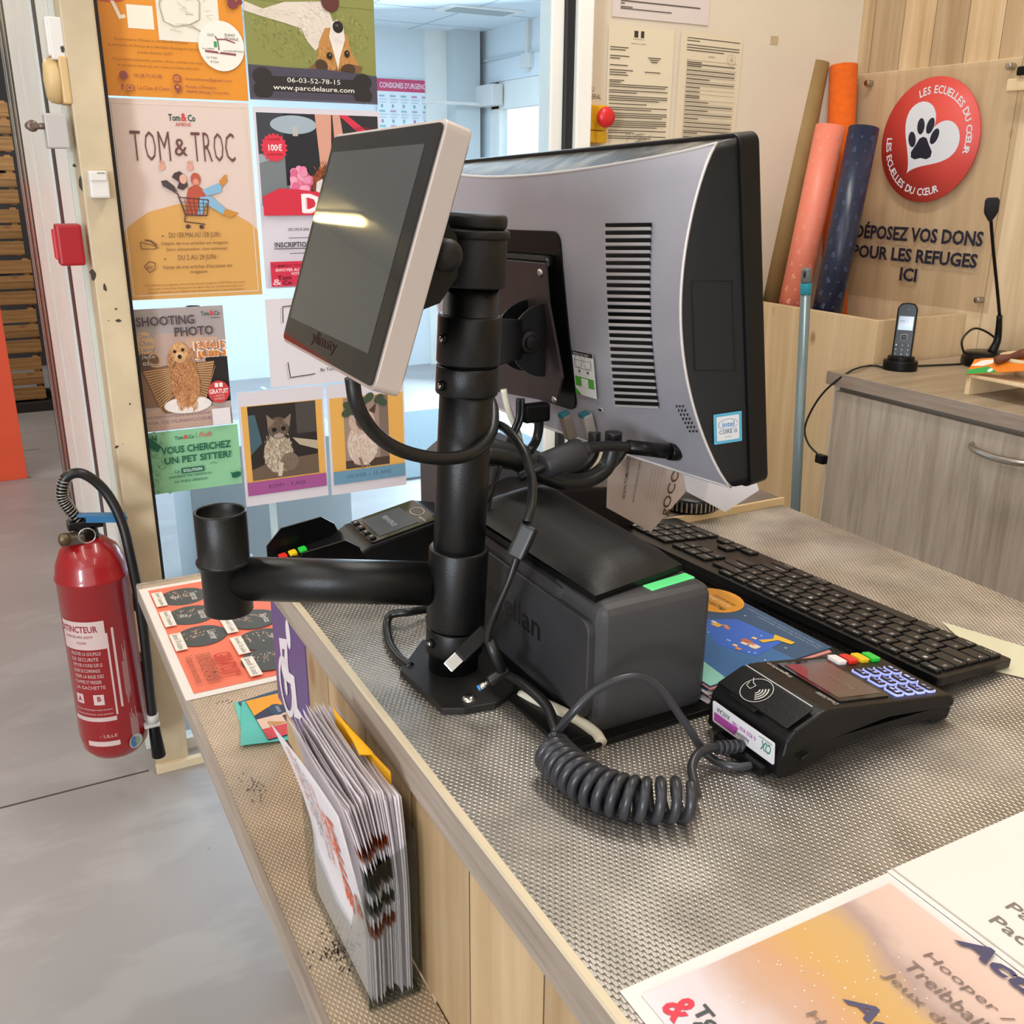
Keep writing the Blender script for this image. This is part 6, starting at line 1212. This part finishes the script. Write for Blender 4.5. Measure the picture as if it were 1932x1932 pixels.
def usb(m):
    a, b_, c_ = at(918, 1190, 1, .635), at(866, 1240, 1, .635), at(846, 1258, 1, .635)
    R_ = (axis_frame(b_, a).to_3x3() @ Matrix(((0, 0, 1), (0, 1, 0), (-1, 0, 0)))).to_4x4(); m.box((a+b_)/2, ((a-b_).length, .007, .0125), BLKS, .002, None, 3, R_); m.box((b_+c_)/2, ((b_-c_).length+.002, .0045, .010), CHR, .0008, None, 2, R_)
cable('usb_cable', 'black lead with a bare silver usb plug hanging against the pole', [at(978, 1052, 1, .61), at(950, 1120, 1, .62), at(930, 1170, 1, .632), at(917, 1191, 1, .635)], .0024, CABLE, usb)
yb_ = .76
cable('cable_bundle', 'thick black cable bundle sagging below the monitor', [at(915, 858, 1, yb_), at(960, 866, 1, yb_), at(1000, 884, 1, yb_), at(1050, 905, 1, yb_), at(1100, 908, 1, yb_), at(1140, 885, 1, yb_), at(1155, 850, 1, yb_), at(1158, 815, 1, yb_)], .0085)
cable('bundle_strand', 'black cable strand curving above the thick bundle under the monitor', [at(985, 868, 1, .765), at(1040, 890, 1, .77), at(1090, 886, 1, .775), at(1118, 858, 1, .78), at(1122, 815, 1, .785)], .0062)
cable('bundle_strand', 'outermost black cable strand rising toward the monitor corner plug', [at(990, 885, 1, .75), at(1060, 912, 1, .755), at(1120, 905, 1, .76), at(1165, 868, 1, .765), at(1182, 838, 1, .77)], .0042)
def ferr(m):
    a, b_ = at(1024, 880, 1, .735), at(1098, 850, 1, .735); m.cyl(a, b_, .0125, GRAF2, None, 24, .003); m.cyl(b_, b_+(b_-a).normalized()*.008, .008, GRAF2, .006, 20); e0, e1 = at(1185, 843, 1, .735), at(1262, 852, 1, .735)
    m.tube([e0, e1], lambda f: .0068+.0008*math.sin(f*90), BLKS, 14, 0); m.cyl(e1, e1+(e1-e0).normalized()*.012, .0085, BLKS, None, 18, .001)
cable('monitor_power_cable', 'black monitor power cable with a fat ferrite cylinder', [at(980, 900, 1, .745), at(1024, 880, 1, .735), at(1098, 850, 1, .735), at(1140, 842, 1, .735), at(1190, 843, 1, .735)], .0050, CABLE, ferr)
m = MB(); m.cyl(at(905, 848, 1, .77), at(992, 868, 1, .77), .0135, DUSTB, .0115, 24, .003); tag(m.make('cable_sleeve'), 'grey black fabric sleeve gathering the cables behind the pole', 'cable sleeve')
cable('network_cable', 'ivory network cable dropping from the monitor behind the pole', [at(950, 735, 1, .90), at(960, 775, 1, .90), at(978, 820, 1, .9), at(985, 868, 1, .89)], .0036, CABLEW)
for k, (x0_, x1_) in enumerate(((978, 962), (986, 970))): cable('data_cable', 'thin black data cable %s the ivory network cable' % ('just right of' if k == 0 else 'second to the right of'), [at(x0_, 752, 1, .88), at(x0_-2, 790, 1, .88), at(x1_, 822, 1, .88), at(x1_-22, 870, 1, .86)], .0026)
cable('video_cable', 'black video cable with a chunky plug under the monitor', [at(1012, 765, 1, .88), at(1017, 800, 1, .88), at(1012, 830, 1, .88), at(1000, 850, 1, .87)], .0052, CABLE, lambda m: m.box(at(1010, 778, 1, .88), (.03, .014, .02), BLKS, .003))
for k, (px, cc, lb) in enumerate(((1072, '#8a7d70', 'beige'), (1110, '#b0a79f', 'pale grey'))):
    m = MB(); a, b_ = at(px-8, 782, 1, .86), at(px+8, 826, 1, .86); m.box((a+b_)/2, (.012, .012, (a-b_).length), mat('plug_'+lb, cc, .5), .003, None, 2, Matrix.Rotation(-.3, 4, 'Y')); m.box(a, (.010, .010, .005), mat('plug_teal', '#2f6f7c', .4), .001, None, 2, Matrix.Rotation(-.3, 4, 'Y')); m.tube([b_, b_+V((-.006, 0, -.01)), b_+V((-.014, 0, -.03))], .003, CABLE, 8); tag(m.make('cable_plug'), lb+' cable plug hanging from the underside of the monitor', 'plug')
for k, (a, b_) in enumerate((((936, 880), (914, 990)), ((945, 880), (916, 950)))): cable('drop_cable', 'thin dark cable falling beside the pole, %s of two' % ('left' if k == 0 else 'right'), [at(a[0], a[1], 1, .74), at((a[0]+b_[0])/2+2, (a[1]+b_[1])/2, 1, .74), at(b_[0], b_[1], 1, .74)], .0016)
cable('slot_cable', 'black cable pair curving out of the counter slot by the pole', [at(940, 1268, 1, .64), at(985, 1290, 1, .61), at(1030, 1330, 1, .58), at(1050, 1380, 1, .555)], .0042)
cable('looped_cord', 'glossy black cord loop lying on the counter left of the pole', [at(805, 1150, 2, .99), at(770, 1155, 2, .995), at(738, 1160, 2, .992), at(730, 1180, 2, .986), at(736, 1215, 2, .985), at(752, 1240, 2, .985), at(775, 1258, 2, .986)], .0040)

# ------------------------------------------------------------------ lower shelf
s = flat((.1515, 1.540, .7620), (0, -1, 0), (1, .02, 0), .392, .285, '#e3dcd4', .001); SD = s
def sp(px, py): return on(SD.T, px, py)
c4 = [sp(*p_) for p_ in ((283, 1117), (505, 1080), (515, 1278), (362, 1316))]
s.poly([(.012, .012), (.38, .012), (.38, .28), (.012, .28)], ink('#e8765a'), s.T, s.up())
fig = [ink(c_) for c_ in ('#c7a98f', '#8a6a55', '#d9c3b0', '#e0a888')]
ovs = [((346, 1126), (335, 1112), 'Toutes races'), ((362, 1161), (352, 1150), 'Toutes races'), ((380, 1201), (360, 1190), 'Lévrier'), ((478, 1170), (470, 1160), 'Spitz'), ((497, 1208), (480, 1195), 'King Charles'), ((506, 1246), (490, 1236), 'Caniche')]
for k, (c_, g_, lb) in enumerate(ovs):
    a = sp(*c_); s.ell(a[0], a[1], .034, .036, ink('#444a4a'), s.T, s.up()); s.strokes(a[0]-.012, a[1]-.006, .016, .022, random.uniform(-1, 1), fig, 34, .008, .0014, s.T, s.up(), .25); s.z += .00003
    s.text(lb, a[0]-.012, a[1]+.010, a[0]+.02, a[1]+.022, ink('#d9d3cb'), s.T, s.up(), .01); s.text('-50', a[0]-.008, a[1]-.018, a[0]+.004, a[1]-.006, ink('#d9d3cb'), s.T, s.up(), .01) if k < 2 else None
for k, (px, py, tt) in enumerate(((301, 1134, 'Samedi 13 septembre'), (317, 1171, 'Samedi 27 septembre'), (337, 1215, 'Samedi 18 octobre'), (432, 1183, 'Samedi 5 juillet'), (453, 1222, 'Samedi 26 juillet'), (475, 1262, 'Samedi 16 août'))):
    a = sp(px, py); s.poly([(a[0]-.029, a[1]-.008), (a[0]+.029, a[1]-.008), (a[0]+.029, a[1]+.008), (a[0]-.029, a[1]+.008)], ink('#e6dfd2'), s.T, s.up()); s.text(tt, a[0]-.026, a[1]-.004, a[0]+.026, a[1]+.0045, ink('#6a625a'), s.T, s.up())
a = sp(428, 1257); s.text('GRATUIT', a[0]-.035, a[1]-.012, a[0]+.035, a[1]+.012, ink('#c43a28'), s.T, s.up(), .025)
for k, (px, py, tt) in enumerate(((401, 1262, 'SUR INSCRIPTION EN MAGASIN'), (387, 1265, 'OU AU 03.22.42.24.28'), (367, 1268, 'Toilettez votre chien entre amis'))):
    a = sp(px, py); s.text(tt, a[0]-.042, a[1]-.005, a[0]+.042, a[1]+.005, ink('#8a4636'), s.T, s.up(), .01 if k < 2 else 0)
tag(s.make('shelf_poster'), 'orange laminated grooming poster lying on the far end of the lower shelf', 'poster')
# wheelchair sign
wy0, wy1 = at(518, 1230, 0, .2388).y, at(579, 1280, 0, .2388).y
s = Sheet((.2388, wy0, .806), (0, -1, 0), (0, 0, 1), wy0-wy1, .139, ink('#5a4478'), .0012); WHs = ink('#dcd3d9')
def ws(px, py): return on(s.T, px, py)
q = ws(544, 1197); s.ell(q[0], q[1], .009, .0175, WHs, s.T, s.up())
bd = [ws(*p_) for p_ in ((527, 1203), (542, 1206), (544, 1250), (546, 1268), (556, 1276), (562, 1335), (571, 1350), (567, 1358), (556, 1352), (549, 1290), (537, 1282), (532, 1262), (531, 1240))]
s.poly(bd, WHs, s.T, s.up()); hb = [ws(*p_) for p_ in ((533, 1224), (538, 1225), (537, 1245), (534, 1246))]; s.poly(hb, ink('#5a4478'), s.T, s.up())
q = ws(541, 1295); s.line([(q[0]+.026*math.cos(a_), q[1]+.033*math.sin(a_)) for a_ in [.9+5.3*k/30 for k in range(31)]], .008, WHs, s.T, s.up()); s.ell(q[0], q[1], .006, .011, WHs, s.T, s.up())
tag(s.make('wheelchair_sign'), 'purple square wheelchair access sign on the counter front', 'sign')
# small brochures
for k, (c_, lb) in enumerate((('#62c0b0', 'lowest'), ('#2a4f6a', 'second'), ('#57b8ac', 'third'), ('#27324a', 'top'))):
    z = .7608+.0016*k; a = (-.10, .15, -.25, .02)[k]; T = Matrix.Translation((.204+.004*k, 1.115-.004*k, z)) @ Matrix.Rotation(a, 4, 'Z') @ frame((0, 0, 0), (0, -1, 0), (1, 0, 0)); m = MB(); m.box((.05, .028, .0007), (.1, .056, .0014), ink(c_), 0, T)
    if k == 3:
        Z = .0016; m.poly([(.0, 0), (.04, 0), (.028, .02), (.03, .04), (.012, .056), (0, .056)], ink('#e39a26'), T, Z); m.poly([(.05, 0), (.1, 0), (.1, .056), (.05, .056)], ink('#d9b8a4'), T, Z); m.poly([(.075, 0), (.1, 0), (.1, .03), (.075, .03)], ink('#c9404a'), T, Z+.0001); m.poly([(.055, .03), (.08, .03), (.08, .056), (.055, .056)], ink('#3a3a4a'), T, Z+.0001); m.poly([(.06, .01), (.075, .01), (.072, .03)], ink('#b8884a'), T, Z+.0002); m.ell(.038, .028, .014, .009, ink('#23405c'), T, Z+.0001); m.text('VOTRE AVIS', .03, .028, .046, .032, ink('#cfd8dc'), T, Z+.0003)
    tag(m.make('brochure'), ('small dark brochure with an orange corner on top by the purple sign', )[0] if k == 3 else '%s small %s brochure in the loose pile by the purple sign' % (lb, 'teal' if k != 1 else 'navy'), 'brochure', 'small brochures on the lower shelf')

# leaflet holder
t = thing('leaflet_holder', 'clear acrylic leaflet holder standing on the lower shelf', 'holder', (.21, .67, .7612))
HX, HX2, HY, HY2, HZ = .188, .2315, .582, .748, .7612
m = MB(); th = .002
m.bx((HX, HY, HZ), (HX2, HY2, HZ+th), HOLD); m.make('bottom', t)
m = MB(); YZt = Matrix(((1, 0, 0, 0), (0, 0, 1, 0), (0, 1, 0, 0), (0, 0, 0, 1)))
for yy in (HY, HY2-th): m = MB(); m.prism([(HX, HZ+th), (HX2, HZ+th), (HX2, .905), (HX2-.004, .908), (HX+.004, .892), (HX, .888)], th, HOLD, XZ(yy), .0005); m.make('end_panel', t)
m = MB(); YT = Matrix(((0, 0, 1, HX), (1, 0, 0, 0), (0, 1, 0, 0), (0, 0, 0, 1)))
m.prism([(HY, HZ+th), (HY2, HZ+th), (HY2, .868), (HY2-.012, .862), (HY2-.03, .82), (.665, .806), (HY+.04, .812), (HY+.016, .87), (HY, .888)], th, HOLD, YT, .0005); m.make('front_panel', t)
m = MB(); m.bx((HX2-th, HY, HZ+th), (HX2, HY2, .92), HOLD, .0005); m.make('back_panel', t)
NL = 27; LW_, LH_ = .146, .187; rnd = random.Random(21)
GRN = ink('#1d2f2a'); BRN = ink('#9a4a26'); WHP = mat('leaflet_paper', '#efe9ec', .6); NVY = ink('#1f2838')
for k in range(NL):
    f_ = k/(NL-1); xb = .1935+.0335*f_; xt = .176+.047*f_+rnd.uniform(-.0006, .0006); bulge = rnd.uniform(-.0035, .0035); dy = rnd.uniform(-.003, .002); dz = rnd.uniform(-.003, .002)+(.006 if .3 < f_ < .7 else 0)
    if k == 0: xb = .1925; xt = .174; bulge = -.001
    ny, nz = (30, 44) if k == 0 else (12, 18)
    def fn(u_, v_, xb=xb, xt=xt, bulge=bulge, dy=dy, dz=dz, k=k):
        c_ = max(0, (v_-.35)/.65) if k == 0 else max(0, (v_-.5)/.5); x = xb+(xt-xb)*c_**(1.15 if k == 0 else 1.5)+bulge*math.sin(PI*u_)*v_**2
        return V((x+(-.012*(1-u_)**2*c_**2 if k == 0 else 0), .5885+dy+LW_*(1-u_), HZ+th+.0005+LH_*v_+dz-(.004*c_*u_ if k == 0 else 0)))
    m = MB(); m.grid(fn, ny, nz, WHP); fr0 = len(m.f); gi, bi = m.mi(GRN), m.mi(BRN)
    if 0 < k < NL*.62:
        for fi in range(fr0):
            iy, iz = fi % ny, fi//ny
            if iy >= ny-1 and iz in (10, 11): m.m[fi] = gi
            if iy >= ny-1 and iz in (13,): m.m[fi] = bi
            if iy >= ny-1 and iz in (8,): m.m[fi] = gi
            if iy >= ny-1 and iz in (6,): m.m[fi] = bi
    if k == 0:
        # cover print: wording set sideways, reading downwards
        OR = ink('#d9582f'); DK = ink('#3a3a3c')
        def ct(tt, y0, y1, s0, s1, mt, bold=.01, shear=.2):
            # y0..y1: distance from the far edge (letter height runs towards the near edge); s0..s1: distance down from the top
            vs, fs = text_geo(tt, bold, shear); a0 = min(v[0] for v in vs); a1 = max(v[0] for v in vs); b0 = min(v[1] for v in vs); b1 = max(v[1] for v in vs); P_ = []
            for v in vs:
                dn = s0+(v[0]-a0)/(a1-a0)*(s1-s0); ac = y0+(v[1]-b0)/(b1-b0)*(y1-y0); p_ = fn(ac/LW_, 1-dn/LH_); P_.append(p_+V((-.0009, 0, 0)))
            m.add(P_, fs, mt)
        ct('VALLÉE', .096, .120, .030, .125, OR, .03); ct('AMBRES', .083, .091, .035, .08, OR, .02); ct('LES BÊTES TRAVERS', .070, .078, .02, .105, OR, .02); ct("L'ÉTOILE PROMETTEUSE", .056, .063, .018, .11, DK); ct('VISITE LA RÉSERVE', .043, .05, .01, .095, DK); ct('03 22 89 46 12', .028, .036, .008, .08, OR, .02); ct('&', .126, .140, .09, .115, OR, .02)
        m.grid(lambda u_, v_: fn(u_*.97, 1-(0+.004*v_))+V((.0012, 0, 0)), 10, 2, NVY)
    o = m.make('leaflet'); tag(o, 'white leaflet with orange sideways lettering at the front of the clear holder' if k == 0 else 'white printed leaflet packed upright in the clear holder behind the lettered one', 'leaflet', 'leaflets packed in the clear holder')
pts = [(628, 1334), (650, 1362), (700, 1415), (737, 1456), (718, 1436), (702, 1424), (678, 1424), (664, 1395)]
m = MB(); P_ = [at(px, py, 2, zz) for (px, py), zz in zip(pts, (.966, .965, .963, .96, .959, .958, .957, .958))]; m.add(P_, [[0, 1, 7], [1, 2, 5], [1, 5, 6, 7], [2, 3, 4, 5]], mat('yellow_card', '#e0a60f', .5)); m.add([p_-V((0, 0, .0008)) for p_ in P_], [[7, 1, 0], [5, 2, 1], [7, 6, 5, 1], [5, 4, 3, 2]], MC['yellow_card']); e0, e1 = P_[0], P_[3]
m.add([e0, e1, V((.2276, e1.y, HZ+.003)), V((.2276, e0.y, HZ+.003))], [[0, 1, 2, 3]], MC['yellow_card'])
tag(m.make('folded_card'), 'yellow card with a folded point rising out of the leaflet holder', 'card')

# lamp whose streak shows in the small display
t = thing('ceiling_tube', 'long fluorescent ceiling tube far back in the shop', 'lamp', (-2.68, 13.7, 3.2))
m = MB(); m.cyl((-2.69, 12.6, 3.2), (-2.67, 14.9, 3.2), .05, mat('lamp_tube', '#ffe9a8', .4, emit=14), None, 16); m.make('tube', t)
m = MB(); m.bx((-2.76, 12.5, 3.26), (-2.6, 15.0, 3.3), WHT); m.make('fitting', t)

for o in bpy.data.objects:
    if '_o' in o: del o['_o']
print('keys', nk)
